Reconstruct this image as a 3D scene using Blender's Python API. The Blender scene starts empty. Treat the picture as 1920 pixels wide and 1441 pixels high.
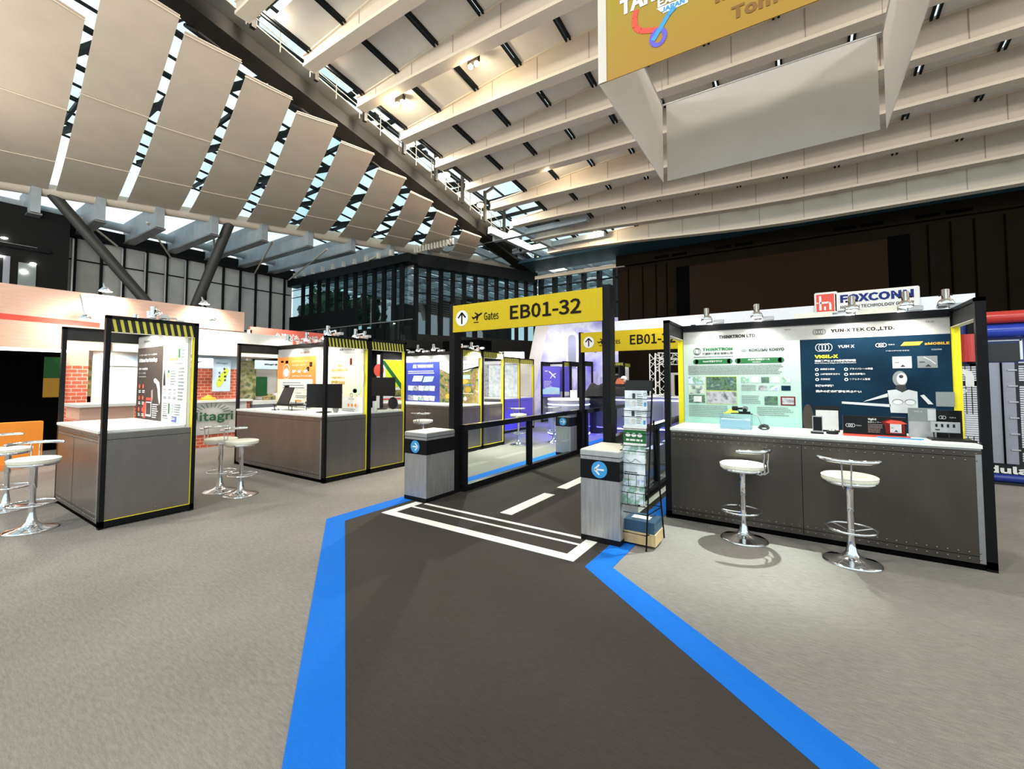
import bpy, bmesh, math, random
from mathutils import Vector, Matrix
R = math.radians
C = bpy.context.scene.collection
S = bpy.context.scene

# ---------------------------------------------------------------- camera
CAM = Vector((0, 0, 1.65)); FPX = 810.0; PX, PY = 960.0, 677.45
YAW, PITCH = R(33.61), R(2.484)
fw = Vector((-math.sin(YAW) * math.cos(PITCH), math.cos(YAW) * math.cos(PITCH), math.sin(PITCH)))
rt = Vector((math.cos(YAW), math.sin(YAW), 0))
up = rt.cross(fw)
cd = bpy.data.cameras.new('camera'); cam = bpy.data.objects.new('camera', cd); C.objects.link(cam)
cam.matrix_world = Matrix((rt, up, -fw)).transposed().to_4x4(); cam.location = CAM
cd.sensor_width = 36; cd.lens = 36 * FPX / 1920; cd.shift_y = -(720.5 - PY) / 1920; cd.clip_end = 300
S.camera = cam
# ---------------------------------------------------------------- world: an overcast bright sky
W = bpy.data.worlds.new('sky'); S.world = W; W.use_nodes = True
nt = W.node_tree; nt.nodes.clear()
o = nt.nodes.new('ShaderNodeOutputWorld'); b = nt.nodes.new('ShaderNodeBackground'); n = nt.nodes.new('ShaderNodeTexNoise'); cr = nt.nodes.new('ShaderNodeValToRGB'); tc = nt.nodes.new('ShaderNodeTexCoord')
n.inputs['Scale'].default_value = 5; n.inputs['Detail'].default_value = 4
cr.color_ramp.elements[0].position = .3; cr.color_ramp.elements[0].color = (.5, .76, .85, 1)
cr.color_ramp.elements[1].position = .62; cr.color_ramp.elements[1].color = (.92, .98, 1, 1)
nt.links.new(tc.outputs['Generated'], n.inputs[0]); nt.links.new(n.outputs[0], cr.inputs[0]); nt.links.new(cr.outputs[0], b.inputs[0]); nt.links.new(b.outputs[0], o.inputs[0])
b.inputs[1].default_value = 1.0
# ---------------------------------------------------------------- exposure and render look
S.view_settings.view_transform = 'Standard'; S.view_settings.look = 'None'; S.view_settings.gamma = 1; S.view_settings.use_curve_mapping = False
S.view_settings.exposure = 0.42
cy = S.cycles; cy.max_bounces = 6; cy.diffuse_bounces = 3; cy.glossy_bounces = 3; cy.transmission_bounces = 4; cy.transparent_max_bounces = 12
cy.caustics_reflective = False; cy.caustics_refractive = False; cy.sample_clamp_indirect = 4; cy.use_denoising = True
cy.blur_glossy = 1.0

def lamp(kind, loc, tgt, power, col=(1, 1, 1), size=.1, ang=120, blend=.5, sx=None):
    d = bpy.data.lights.new('lamp_light', kind); d.energy = power; d.color = col
    if kind == 'SPOT': d.spot_size = R(ang); d.spot_blend = blend; d.shadow_soft_size = size
    elif kind == 'AREA':
        d.size = size
        if sx: d.shape = 'RECTANGLE'; d.size_y = sx
    else: d.shadow_soft_size = size
    q = bpy.data.objects.new('lamp_light', d); C.objects.link(q); q.location = loc
    if tgt is not None:
        v = Vector(tgt) - Vector(loc); q.rotation_euler = v.to_track_quat('-Z', 'Y').to_euler()
    return q

# ---------------------------------------------------------------- measuring helpers (pixel of the 1920x1441 photo -> point on a real plane)
def ray(x, y): return fw + rt * ((x - PX) / FPX) - up * ((y - PY) / FPX)
def on_z(x, y, z=0.0): d = ray(x, y); return CAM + d * ((z - CAM.z) / d.z)
def on_x(x, y, X): d = ray(x, y); return CAM + d * (X / d.x)
def on_y(x, y, Y): d = ray(x, y); return CAM + d * (Y / d.y)
def at_depth(x, y, dep):
    d = ray(x, y); h = Vector((fw.x, fw.y, 0)).normalized(); return CAM + d * (dep / d.dot(h))

# ---------------------------------------------------------------- materials
MATS = {}
def mat(name, col, rough=.6, metal=0.0, emit=0.0, ecol=None, noise=0.0, nscale=20.0, stretch=(1, 1, 1), bump=0.0, spec=.5, transl=0.0, alpha=1.0, coat=0.0):
    if name in MATS: return MATS[name]
    m = bpy.data.materials.new(name); m.use_nodes = True; t = m.node_tree; p = t.nodes['Principled BSDF']
    c = tuple(col) + (1,)
    p.inputs['Base Color'].default_value = c; p.inputs['Roughness'].default_value = rough; p.inputs['Metallic'].default_value = metal
    p.inputs['Specular IOR Level'].default_value = spec; p.inputs['Coat Weight'].default_value = coat
    if emit: p.inputs['Emission Color'].default_value = tuple(ecol or col) + (1,); p.inputs['Emission Strength'].default_value = emit
    tcn = t.nodes.new('ShaderNodeTexCoord'); mp = t.nodes.new('ShaderNodeMapping'); nz = t.nodes.new('ShaderNodeTexNoise')
    mp.inputs['Scale'].default_value = stretch; nz.inputs['Scale'].default_value = nscale; nz.inputs['Detail'].default_value = 5
    t.links.new(tcn.outputs['Object'], mp.inputs[0]); t.links.new(mp.outputs[0], nz.inputs[0])
    nv = noise or .03
    mx = t.nodes.new('ShaderNodeMix'); mx.data_type = 'RGBA'
    mx.inputs[6].default_value = tuple(max(0, k * (1 - nv)) for k in col) + (1,); mx.inputs[7].default_value = tuple(min(1, k * (1 + nv)) for k in col) + (1,)
    rr = t.nodes.new('ShaderNodeMapRange'); rr.inputs[1].default_value = .35; rr.inputs[2].default_value = .65
    t.links.new(nz.outputs[0], rr.inputs[0]); t.links.new(rr.outputs[0], mx.inputs[0]); t.links.new(mx.outputs[2], p.inputs['Base Color'])
    if bump:
        bp = t.nodes.new('ShaderNodeBump'); bp.inputs['Strength'].default_value = bump; bp.inputs['Distance'].default_value = .01
        t.links.new(nz.outputs[0], bp.inputs['Height']); t.links.new(bp.outputs[0], p.inputs['Normal'])
    out = t.nodes['Material Output']
    if transl:
        tr = t.nodes.new('ShaderNodeBsdfTranslucent'); tr.inputs[0].default_value = c; ms = t.nodes.new('ShaderNodeMixShader'); ms.inputs[0].default_value = transl
        t.links.new(p.outputs[0], ms.inputs[1]); t.links.new(tr.outputs[0], ms.inputs[2]); t.links.new(ms.outputs[0], out.inputs[0])
    if alpha < 1:
        ta = t.nodes.new('ShaderNodeBsdfTransparent'); ms = t.nodes.new('ShaderNodeMixShader'); ms.inputs[0].default_value = alpha
        t.links.new(ta.outputs[0], ms.inputs[1]); t.links.new(p.outputs[0], ms.inputs[2]); t.links.new(ms.outputs[0], out.inputs[0])
    MATS[name] = m; return m

def brickmat(name, c1, c2, mortar, sc=4.0):
    m = bpy.data.materials.new(name); m.use_nodes = True; t = m.node_tree; p = t.nodes['Principled BSDF']
    tcn = t.nodes.new('ShaderNodeTexCoord'); sp = t.nodes.new('ShaderNodeSeparateXYZ'); ad = t.nodes.new('ShaderNodeMath'); cb = t.nodes.new('ShaderNodeCombineXYZ'); br = t.nodes.new('ShaderNodeTexBrick')
    t.links.new(tcn.outputs['Object'], sp.inputs[0]); t.links.new(sp.outputs[0], ad.inputs[0]); t.links.new(sp.outputs[1], ad.inputs[1]); t.links.new(ad.outputs[0], cb.inputs[0]); t.links.new(sp.outputs[2], cb.inputs[1])
    t.links.new(cb.outputs[0], br.inputs[0]); br.inputs['Color1'].default_value = c1 + (1,); br.inputs['Color2'].default_value = c2 + (1,); br.inputs['Mortar'].default_value = mortar + (1,)
    br.inputs['Scale'].default_value = sc; br.inputs['Mortar Size'].default_value = .02
    t.links.new(br.outputs[0], p.inputs['Base Color']); p.inputs['Roughness'].default_value = .8
    MATS[name] = m; return m

def glassmat(name, tint=(.85, .93, .92), refl=.12, rough=0.02):
    m = bpy.data.materials.new(name); m.use_nodes = True; t = m.node_tree; t.nodes.remove(t.nodes['Principled BSDF'])
    a = t.nodes.new('ShaderNodeBsdfTransparent'); a.inputs[0].default_value = tint + (1,); g = t.nodes.new('ShaderNodeBsdfGlossy'); g.inputs['Roughness'].default_value = rough
    fr = t.nodes.new('ShaderNodeLayerWeight'); fr.inputs[0].default_value = .5; pw = t.nodes.new('ShaderNodeMath'); pw.operation = 'POWER'; pw.inputs[1].default_value = 5; t.links.new(fr.outputs['Facing'], pw.inputs[0])
    mm = t.nodes.new('ShaderNodeMath'); mm.operation = 'MULTIPLY_ADD'; mm.inputs[1].default_value = .5; mm.inputs[2].default_value = refl * .3
    ms = t.nodes.new('ShaderNodeMixShader'); t.links.new(pw.outputs[0], mm.inputs[0]); t.links.new(mm.outputs[0], ms.inputs[0]); t.links.new(a.outputs[0], ms.inputs[1]); t.links.new(g.outputs[0], ms.inputs[2])
    t.links.new(ms.outputs[0], t.nodes['Material Output'].inputs[0]); MATS[name] = m; return m

def streakcarpet(name, c1, c2, rot=0.35):
    m = bpy.data.materials.new(name); m.use_nodes = True; t = m.node_tree; p = t.nodes['Principled BSDF']; p.inputs['Roughness'].default_value = .95; p.inputs['Specular IOR Level'].default_value = .15
    tcn = t.nodes.new('ShaderNodeTexCoord'); mp = t.nodes.new('ShaderNodeMapping'); mp.inputs['Rotation'].default_value = (0, 0, rot); mp.inputs['Scale'].default_value = (14, 70, 1)
    n1 = t.nodes.new('ShaderNodeTexNoise'); n1.inputs['Scale'].default_value = 1; n1.inputs['Detail'].default_value = 6; n1.inputs['Roughness'].default_value = .7
    n2 = t.nodes.new('ShaderNodeTexNoise'); n2.inputs['Scale'].default_value = 260; n2.inputs['Detail'].default_value = 2
    n3 = t.nodes.new('ShaderNodeTexNoise'); n3.inputs['Scale'].default_value = .8; n3.inputs['Detail'].default_value = 3
    t.links.new(tcn.outputs['Object'], mp.inputs[0]); t.links.new(mp.outputs[0], n1.inputs[0]); t.links.new(tcn.outputs['Object'], n2.inputs[0]); t.links.new(tcn.outputs['Object'], n3.inputs[0])
    a = t.nodes.new('ShaderNodeMath'); a.operation = 'ADD'; t.links.new(n1.outputs[0], a.inputs[0]); t.links.new(n2.outputs[0], a.inputs[1])
    a2 = t.nodes.new('ShaderNodeMath'); a2.operation = 'MULTIPLY_ADD'; t.links.new(n3.outputs[0], a2.inputs[0]); a2.inputs[1].default_value = .5; t.links.new(a.outputs[0], a2.inputs[2])
    rr = t.nodes.new('ShaderNodeMapRange'); rr.inputs[1].default_value = .95; rr.inputs[2].default_value = 1.55; t.links.new(a2.outputs[0], rr.inputs[0])
    mx = t.nodes.new('ShaderNodeMix'); mx.data_type = 'RGBA'; mx.inputs[6].default_value = c1 + (1,); mx.inputs[7].default_value = c2 + (1,)
    t.links.new(rr.outputs[0], mx.inputs[0]); t.links.new(mx.outputs[2], p.inputs['Base Color'])
    bp = t.nodes.new('ShaderNodeBump'); bp.inputs['Strength'].default_value = .25; bp.inputs['Distance'].default_value = .004; t.links.new(a.outputs[0], bp.inputs['Height']); t.links.new(bp.outputs[0], p.inputs['Normal'])
    MATS[name] = m; return m

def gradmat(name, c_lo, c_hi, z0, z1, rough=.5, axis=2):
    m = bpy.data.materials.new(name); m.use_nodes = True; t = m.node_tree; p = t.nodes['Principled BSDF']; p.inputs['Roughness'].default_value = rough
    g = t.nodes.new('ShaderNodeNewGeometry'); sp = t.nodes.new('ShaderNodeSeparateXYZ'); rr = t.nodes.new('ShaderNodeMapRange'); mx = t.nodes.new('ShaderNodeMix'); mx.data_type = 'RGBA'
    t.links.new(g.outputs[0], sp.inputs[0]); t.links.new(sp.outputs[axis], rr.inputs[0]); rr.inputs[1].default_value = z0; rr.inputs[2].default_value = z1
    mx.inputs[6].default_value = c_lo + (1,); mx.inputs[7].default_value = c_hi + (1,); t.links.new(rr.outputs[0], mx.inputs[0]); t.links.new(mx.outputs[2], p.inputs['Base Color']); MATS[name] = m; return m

def blotchmat(name, cols, sc=6.0, rough=.5, emit=0):
    """soft photograph-like print of several colours"""
    m = bpy.data.materials.new(name); m.use_nodes = True; t = m.node_tree; p = t.nodes['Principled BSDF']; p.inputs['Roughness'].default_value = rough
    tcn = t.nodes.new('ShaderNodeTexCoord'); nz = t.nodes.new('ShaderNodeTexNoise'); nz.inputs['Scale'].default_value = sc; nz.inputs['Detail'].default_value = 6; cr = t.nodes.new('ShaderNodeValToRGB')
    e = cr.color_ramp.elements
    while len(e) < len(cols): e.new(.5)
    for i, c in enumerate(cols): e[i].position = .32 + .36 * i / max(1, len(cols) - 1); e[i].color = c + (1,)
    t.links.new(tcn.outputs['Object'], nz.inputs[0]); t.links.new(nz.outputs[0], cr.inputs[0]); t.links.new(cr.outputs[0], p.inputs['Base Color'])
    if emit: t.links.new(cr.outputs[0], p.inputs['Emission Color']); p.inputs['Emission Strength'].default_value = emit
    MATS[name] = m; return m

streakcarpet('grey carpet', (.155, .142, .128), (.285, .262, .238)); streakcarpet('charcoal carpet', (.034, .029, .025), (.054, .047, .041)); streakcarpet('blue carpet', (.006, .125, .52), (.01, .15, .58))
mat('white tape', (.86, .85, .78), .6)
mat('black metal', (.007, .007, .008), .4, spec=.12); mat('black gloss', (.007, .007, .009), .12, spec=.3); mat('dark grey board', (.02, .02, .02), .5, spec=.25); mat('void black', (.002, .002, .002), .9, spec=.03)
mat('yellow', (.85, .72, .01), .45); mat('hazard yellow', (.62, .58, .05), .45); mat('sign yellow', (.56, .41, .008), .5, spec=.2); mat('sign ink', (.01, .007, .005), .6, spec=.1)
mat('white print', (.76, .76, .73), .5, spec=.2); mat('cool white', (.8, .82, .86), .4); mat('name board grey', (.42, .41, .385), .6, spec=.1); mat('white laminate', (.82, .83, .79), .3, noise=.03); mat('cream vinyl', (.82, .8, .66), .45, noise=.05, nscale=30, bump=.15)
mat('steel panel', (.22, .198, .18), .34, .75, noise=.06, nscale=6, stretch=(1, 1, .2)); mat('dark steel panel', (.085, .073, .062), .38, .7, noise=.08, nscale=5, stretch=(1, 1, .3)); mat('rivet steel', (.2, .18, .16), .35, .8)
mat('brushed aluminium', (.42, .41, .41), .42, .7, noise=.12, nscale=60, stretch=(1, 1, .06)); mat('aluminium', (.6, .6, .6), .3, .8)
mat('chrome', (.86, .86, .88), .08, 1.0); mat('grey metal', (.3, .3, .3), .4, .6)
mat('sign blue', (.04, .3, .62), .4); mat('led blue', (.1, .08, 1), .4, emit=14, ecol=(.22, .18, 1)); mat('led white', (.5, .5, 1), .4, emit=5, ecol=(.42, .46, 1)); mat('lamp glow', (1, 1, .95), .4, emit=30, ecol=(1, .97, .88)); mat('flood glow', (.9, .8, .5), .4, emit=2.6, ecol=(1, .88, .42)); mat('small flood glow', (1, .85, .5), .4, emit=2.2, ecol=(1, .85, .45))
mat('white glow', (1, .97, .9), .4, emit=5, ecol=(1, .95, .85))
glassmat('clear glass'); glassmat('roof glass', (.92, .97, .97), .02); glassmat('dark glass', (.72, .84, .86), .5); glassmat('acrylic', (.92, .96, .97), .3)
mat('sail fabric', (.78, .66, .53), .9, noise=.04, nscale=1.2, transl=.22); mat('ceiling fabric', (.80, .76, .68), .9, noise=.05, nscale=1.0, transl=.12); mat('beam cream', (.66, .56, .45), .7, noise=.03, nscale=1.0); mat('beam edge', (.80, .69, .54), .6); mat('beam grey', (.42, .47, .5), .6, noise=.08, nscale=2)
mat('mullion', (.007, .009, .010), .55, spec=.12); mat('catwalk steel', (.014, .013, .011), .6, noise=.1, spec=.15); mat('strut steel', (.045, .043, .037), .5); mat('rail grey', (.13, .13, .115), .5)
mat('wall panel grey', (.5, .5, .48), .7, noise=.04, nscale=2); mat('wall dark', (.014, .014, .014), .7, spec=.1); mat('wall brown', (.014, .010, .006), .9, spec=.05, noise=.12, nscale=.6); mat('screen brown', (.03, .017, .01), .9, spec=.05); mat('soffit blue', (.02, .07, .10), .6)
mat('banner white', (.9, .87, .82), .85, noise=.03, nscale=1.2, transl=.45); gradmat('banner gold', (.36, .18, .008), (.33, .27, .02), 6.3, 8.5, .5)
mat('wood pink', (.72, .45, .34), .6, noise=.07, nscale=3, stretch=(1, 1.0, 14)); mat('orange', (.88, .3, .03), .5); mat('red', (.72, .07, .04), .5); mat('bronze print', (.2, .09, .01), .5); mat('red sign', (.74, .14, .1), .5); mat('dark red', (.16, .008, .006), .5, spec=.2); mat('sign navy', (.004, .02, .16), .5, spec=.2)
brickmat('red brick', (.62, .12, .06), (.52, .10, .05), (.78, .5, .4), 3.2)
mat('plaster', (.78, .76, .71), .7, noise=.03, nscale=3); mat('pale blue print', (.55, .68, .8), .5); mat('grey cloth', (.55, .54, .51), .9, noise=.04, nscale=3, bump=.2); mat('green ink', (.02, .12, .05), .5); mat('taiwan green', (.55, .65, .06), .5)
mat('lilac', (.55, .5, .82), .5); mat('counter grey', (.3, .31, .36), .4, .3); mat('light beige', (.7, .66, .58), .6)
blotchmat('city photo', [(.2, .16, .6), (.5, .48, .85), (.8, .8, .95), (.32, .3, .75)], .7); blotchmat('food photo', [(.02, .05, .05), (.06, .1, .03), (.3, .28, .08), (.25, .12, .04), (.5, .5, .4)], 7); blotchmat('map photo', [(.1, .15, .15), (.5, .6, .5), (.75, .7, .6), (.12, .3, .35)], 14); blotchmat('dark photo', [(.03, .06, .03), (.1, .2, .1), (.05, .08, .1), (.2, .35, .2)], 16); blotchmat('grey photo', [(.1, .1, .12), (.5, .5, .52), (.25, .26, .3)], 12); blotchmat('brochure photo', [(.45, .62, .65), (.2, .4, .25), (.75, .82, .85), (.3, .35, .6)], 11); blotchmat('cloudy print', [(.5, .6, .65), (.72, .78, .8), (.85, .88, .88)], 9); blotchmat('plant photo', [(.1, .12, .05), (.3, .32, .1), (.55, .5, .3), (.12, .2, .08)], 5)
mat('navy print', (.004, .022, .045), .5, spec=.1, noise=.3, nscale=2); mat('blue print', (.03, .05, .34), .4, noise=.15, nscale=3); mat('purple print', (.13, .1, .62), .4); gradmat('mint print', (.36, .64, .55), (.55, .60, .54), 1.1, 2.0, .5); mat('dark green', (.01, .13, .03), .4); mat('ink grey', (.22, .25, .24), .5); mat('ink black', (.03, .03, .03), .5); mat('orange print', (.85, .25, .04), .5); mat('cream print', (.85, .77, .55), .5, noise=.08, nscale=2); mat('pale green print', (.62, .82, .55), .5); mat('charcoal print', (.06, .047, .038), .5, spec=.15); mat('lime', (.6, .72, .02), .5); mat('bright yellow', (.9, .85, .02), .5); mat('sky print', (.45, .75, .85), .5); mat('gold ink', (.55, .32, .03), .5); mat('orange ink', (.85, .45, .05), .5); mat('silver ink', (.6, .62, .62), .4); mat('mauve', (.38, .28, .25), .6)
mat('screen black', (.008, .008, .009), .2, spec=.2); mat('plastic black', (.01, .01, .011), .45, spec=.25); mat('device silver', (.5, .5, .5), .35, .5); mat('water blue', (.5, .8, .97), .2, alpha=.7); mat('lamp blue', (.02, .3, .75), .4); mat('cardboard', (.5, .36, .18), .8, noise=.1, nscale=8); mat('blue box', (.03, .07, .12), .35); mat('cloth black', (.008, .008, .009), .9)
mat('tree green', (.03, .075, .03), .9, noise=.6, nscale=1.5); mat('building white', (.75, .75, .74), .8); mat('container blue', (.01, .03, .22), .35); mat('tube red', (.5, .04, .03), .2); mat('tube blue', (.02, .05, .4), .2); mat('skin', (.55, .34, .24), .6); mat('navy cloth', (.02, .025, .05), .8); mat('cap white', (.8, .8, .8), .7); mat('jacket orange', (.5, .13, .05), .8); mat('server white', (.55, .56, .6), .4, emit=.12, ecol=(.7, .72, .78)); mat('server black', (.01, .01, .012), .4)
M = MATS

# ---------------------------------------------------------------- mesh builder
class MB:
    def __init__(s): s.v = []; s.f = []; s.m = []; s.sm = []; s.mats = []
    def mi(s, m):
        if m not in s.mats: s.mats.append(m)
        return s.mats.index(m)
    def add(s, vs, fs, m, smooth=False):
        k = len(s.v); s.v += [Vector(p) for p in vs]; i = s.mi(m)
        for f in fs: s.f.append(tuple(k + j for j in f)); s.m.append(i); s.sm.append(smooth)
        return s
    def box(s, a, b, m):
        x0, y0, z0 = a; x1, y1, z1 = b
        vs = [(x0, y0, z0), (x1, y0, z0), (x1, y1, z0), (x0, y1, z0), (x0, y0, z1), (x1, y0, z1), (x1, y1, z1), (x0, y1, z1)]
        return s.add(vs, [(0, 3, 2, 1), (4, 5, 6, 7), (0, 1, 5, 4), (1, 2, 6, 5), (2, 3, 7, 6), (3, 0, 4, 7)], m)
    def bbox(s, a, b, m, r=.01):
        """box with chamfered vertical and top edges"""
        x0, y0, z0 = a; x1, y1, z1 = b
        def ring(d, z): return [(x0 + r + d, y0 + d, z), (x1 - r - d, y0 + d, z), (x1 - d, y0 + r + d, z), (x1 - d, y1 - r - d, z), (x1 - r - d, y1 - d, z), (x0 + r + d, y1 - d, z), (x0 + d, y1 - r - d, z), (x0 + d, y0 + r + d, z)]
        vs = ring(0, z0) + ring(0, z1 - r) + ring(r, z1)
        fs = [tuple(range(7, -1, -1)), tuple(range(16, 24))]
        for l in (0, 8): fs += [(l + i, l + (i + 1) % 8, l + 8 + (i + 1) % 8, l + 8 + i) for i in range(8)]
        return s.add(vs, fs, m)
    def obox(s, p, q, w, h, m, upv=(0, 0, 1)):
        """bar from p to q, w wide (sideways) and h high, centred on the line"""
        p = Vector(p); q = Vector(q); d = (q - p).normalized(); u = Vector(upv); sd = d.cross(u)
        if sd.length < 1e-4: sd = d.cross(Vector((0, 1, 0)))
        sd.normalize(); u = sd.cross(d)
        vs = []
        for c in (p, q):
            for a_, b_ in ((-1, -1), (1, -1), (1, 1), (-1, 1)): vs.append(c + sd * a_ * w / 2 + u * b_ * h / 2)
        return s.add(vs, [(0, 1, 2, 3), (7, 6, 5, 4), (0, 4, 5, 1), (1, 5, 6, 2), (2, 6, 7, 3), (3, 7, 4, 0)], m)
    def tube(s, pts, r, m, n=10, closed=False, cap=True):
        pts = [Vector(p) for p in pts]; N = len(pts); k = 0; vs = []; prev = None
        for i, p in enumerate(pts):
            a = pts[(i - 1) % N] if (closed or i) else p; b_ = pts[(i + 1) % N] if (closed or i < N - 1) else p
            d = (b_ - a).normalized()
            if prev is None:
                prev = d.cross(Vector((0, 0, 1)))
                if prev.length < 1e-3: prev = d.cross(Vector((1, 0, 0)))
            prev = (prev - d * prev.dot(d)).normalized(); q = d.cross(prev)
            rr = r[i] if isinstance(r, (list, tuple)) else r
            for j in range(n): t = 2 * math.pi * j / n; vs.append(p + prev * math.cos(t) * rr + q * math.sin(t) * rr)
        fs = []
        for i in range(N if closed else N - 1):
            a, b_ = i * n, ((i + 1) % N) * n
            fs += [(a + j, a + (j + 1) % n, b_ + (j + 1) % n, b_ + j) for j in range(n)]
        s.add(vs, fs, m, True)
        if cap and not closed: s.add([vs[j] for j in range(n)], [tuple(range(n - 1, -1, -1))], m); s.add(vs[-n:], [tuple(range(n))], m)
        return s
    def lathe(s, prof, c, m, n=32, axis=(0, 0, 1), smooth=True):
        c = Vector(c); q = Vector((0, 0, 1)).rotation_difference(Vector(axis).normalized()); vs = []
        for r_, z in prof:
            for j in range(n): t = 2 * math.pi * j / n; vs.append(c + q @ Vector((r_ * math.cos(t), r_ * math.sin(t), z)))
        fs = [(i * n + j, i * n + (j + 1) % n, (i + 1) * n + (j + 1) % n, (i + 1) * n + j) for i in range(len(prof) - 1) for j in range(n)]
        s.add(vs, fs, m, smooth)
        if prof[0][0] > 1e-4: s.add(vs[:n], [tuple(range(n - 1, -1, -1))], m)
        if prof[-1][0] > 1e-4: s.add(vs[-n:], [tuple(range(n))], m)
        return s
    def prism(s, poly, z0, z1, m):
        n = len(poly); vs = [(x, y, z0) for x, y in poly] + [(x, y, z1) for x, y in poly]
        return s.add(vs, [tuple(range(n - 1, -1, -1)), tuple(range(n, 2 * n))] + [(i, (i + 1) % n, n + (i + 1) % n, n + i) for i in range(n)], m)
    def ball(s, c, r, m, n=12, sq=(1, 1, 1)):
        c = Vector(c); vs = []; k = n // 2
        for i in range(k + 1):
            t = math.pi * i / k
            for j in range(n): a = 2 * math.pi * j / n; vs.append(c + Vector((math.sin(t) * math.cos(a) * r * sq[0], math.sin(t) * math.sin(a) * r * sq[1], math.cos(t) * r * sq[2])))
        return s.add(vs, [(i * n + j, (i + 1) * n + j, (i + 1) * n + (j + 1) % n, i * n + (j + 1) % n) for i in range(k) for j in range(n)], m, True)
    def grid(s, fn, nu, nv, m, th=.01):
        """a sheet with thickness th (downwards) through fn(u,v)"""
        a = [[Vector(fn(i / nu, j / nv)) for j in range(nv + 1)] for i in range(nu + 1)]
        W_ = nv + 1; top = [p for row in a for p in row]; bot = [p - Vector((0, 0, th)) for p in top]; K = len(top); sd = []
        fs = [(i * W_ + j, (i + 1) * W_ + j, (i + 1) * W_ + j + 1, i * W_ + j + 1) for i in range(nu) for j in range(nv)]
        fs += [tuple(K + q for q in reversed(f)) for f in list(fs)]
        for i in range(nu): sd += [(i * W_, K + i * W_, K + (i + 1) * W_, (i + 1) * W_), (i * W_ + nv, (i + 1) * W_ + nv, K + (i + 1) * W_ + nv, K + i * W_ + nv)]
        for j in range(nv): sd += [(j, j + 1, K + j + 1, K + j), (nu * W_ + j, K + nu * W_ + j, K + nu * W_ + j + 1, nu * W_ + j + 1)]
        s.add(top + bot, fs, m, True)
        return s.add(top + bot, sd, m)
    def build(s, name, parent=None, local=False):
        me = bpy.data.meshes.new(name)
        off = Vector((0, 0, 0))
        if parent is not None and not local:
            p = parent
            while p is not None: off += p.location; p = p.parent
        base = Vector((0, 0, 0))
        if parent is None and s.v:
            lo = Vector([min(p[i] for p in s.v) for i in range(3)]); hi = Vector([max(p[i] for p in s.v) for i in range(3)]); base = Vector(((lo.x + hi.x) / 2, (lo.y + hi.y) / 2, lo.z)); off = base
        me.from_pydata([p - off for p in s.v], [], s.f)
        for q in s.mats: me.materials.append(M[q] if isinstance(q, str) else q)
        me.polygons.foreach_set('material_index', s.m); me.polygons.foreach_set('use_smooth', s.sm); me.update()
        ob = bpy.data.objects.new(name, me); C.objects.link(ob)
        if parent is not None: ob.parent = parent
        else: ob.location = base
        return ob

def tag(ob, label, cat, group=None, kind=None):
    ob['label'] = label; ob['category'] = cat
    if group: ob['group'] = group
    if kind: ob['kind'] = kind
    return ob
def struct(ob, label=None, group=None):
    ob['kind'] = 'structure'
    if label: ob['label'] = label; ob['category'] = 'building'
    if group: ob['group'] = group
    return ob
def thing(name, label, cat, loc=(0, 0, 0), rz=0.0, group=None):
    ob = bpy.data.objects.new(name, None); C.objects.link(ob); ob.location = loc; ob.rotation_euler = (0, 0, rz); ob.empty_display_size = .1
    return tag(ob, label, cat, group)
def dup(root, loc, rz, label, group=None):
    r = root.copy(); C.objects.link(r); r.location = loc; r.rotation_euler = (0, 0, rz); r['label'] = label
    if group: r['group'] = group
    for ch in list(root.children):
        c = ch.copy(); C.objects.link(c); c.parent = r
        for g in ch.children: d = g.copy(); C.objects.link(d); d.parent = c
    return r

# ---------------------------------------------------------------- flat graphics: a face with a corner, a horizontal direction and z up
TXT = {}
try:      # Blender's own bundled font file; its built-in default font otherwise
    import os
    FONT = bpy.data.fonts.load(os.path.join(bpy.utils.resource_path('LOCAL'), 'datafiles', 'fonts', 'Noto Sans CJK Regular.woff2'))
except Exception:
    FONT = None
def glyphs(s, bold=0.0):
    bold = min(bold, .018)
    k = (s, bold)
    if k not in TXT:
        cu = bpy.data.curves.new('t', 'FONT'); cu.body = s; cu.size = 1
        if FONT: cu.font = FONT
        cu.resolution_u = 2; cu.offset = bold; cu.resolution_u = 2; ob = bpy.data.objects.new('t', cu); C.objects.link(ob)
        me = bpy.data.meshes.new_from_object(ob.evaluated_get(bpy.context.evaluated_depsgraph_get()))
        vs = [(v.co.x, v.co.y) for v in me.vertices]; fs = [tuple(p.vertices) for p in me.polygons]
        bpy.data.objects.remove(ob); bpy.data.curves.remove(cu); bpy.data.meshes.remove(me)
        TXT[k] = (vs, fs)
    return TXT[k]
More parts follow.
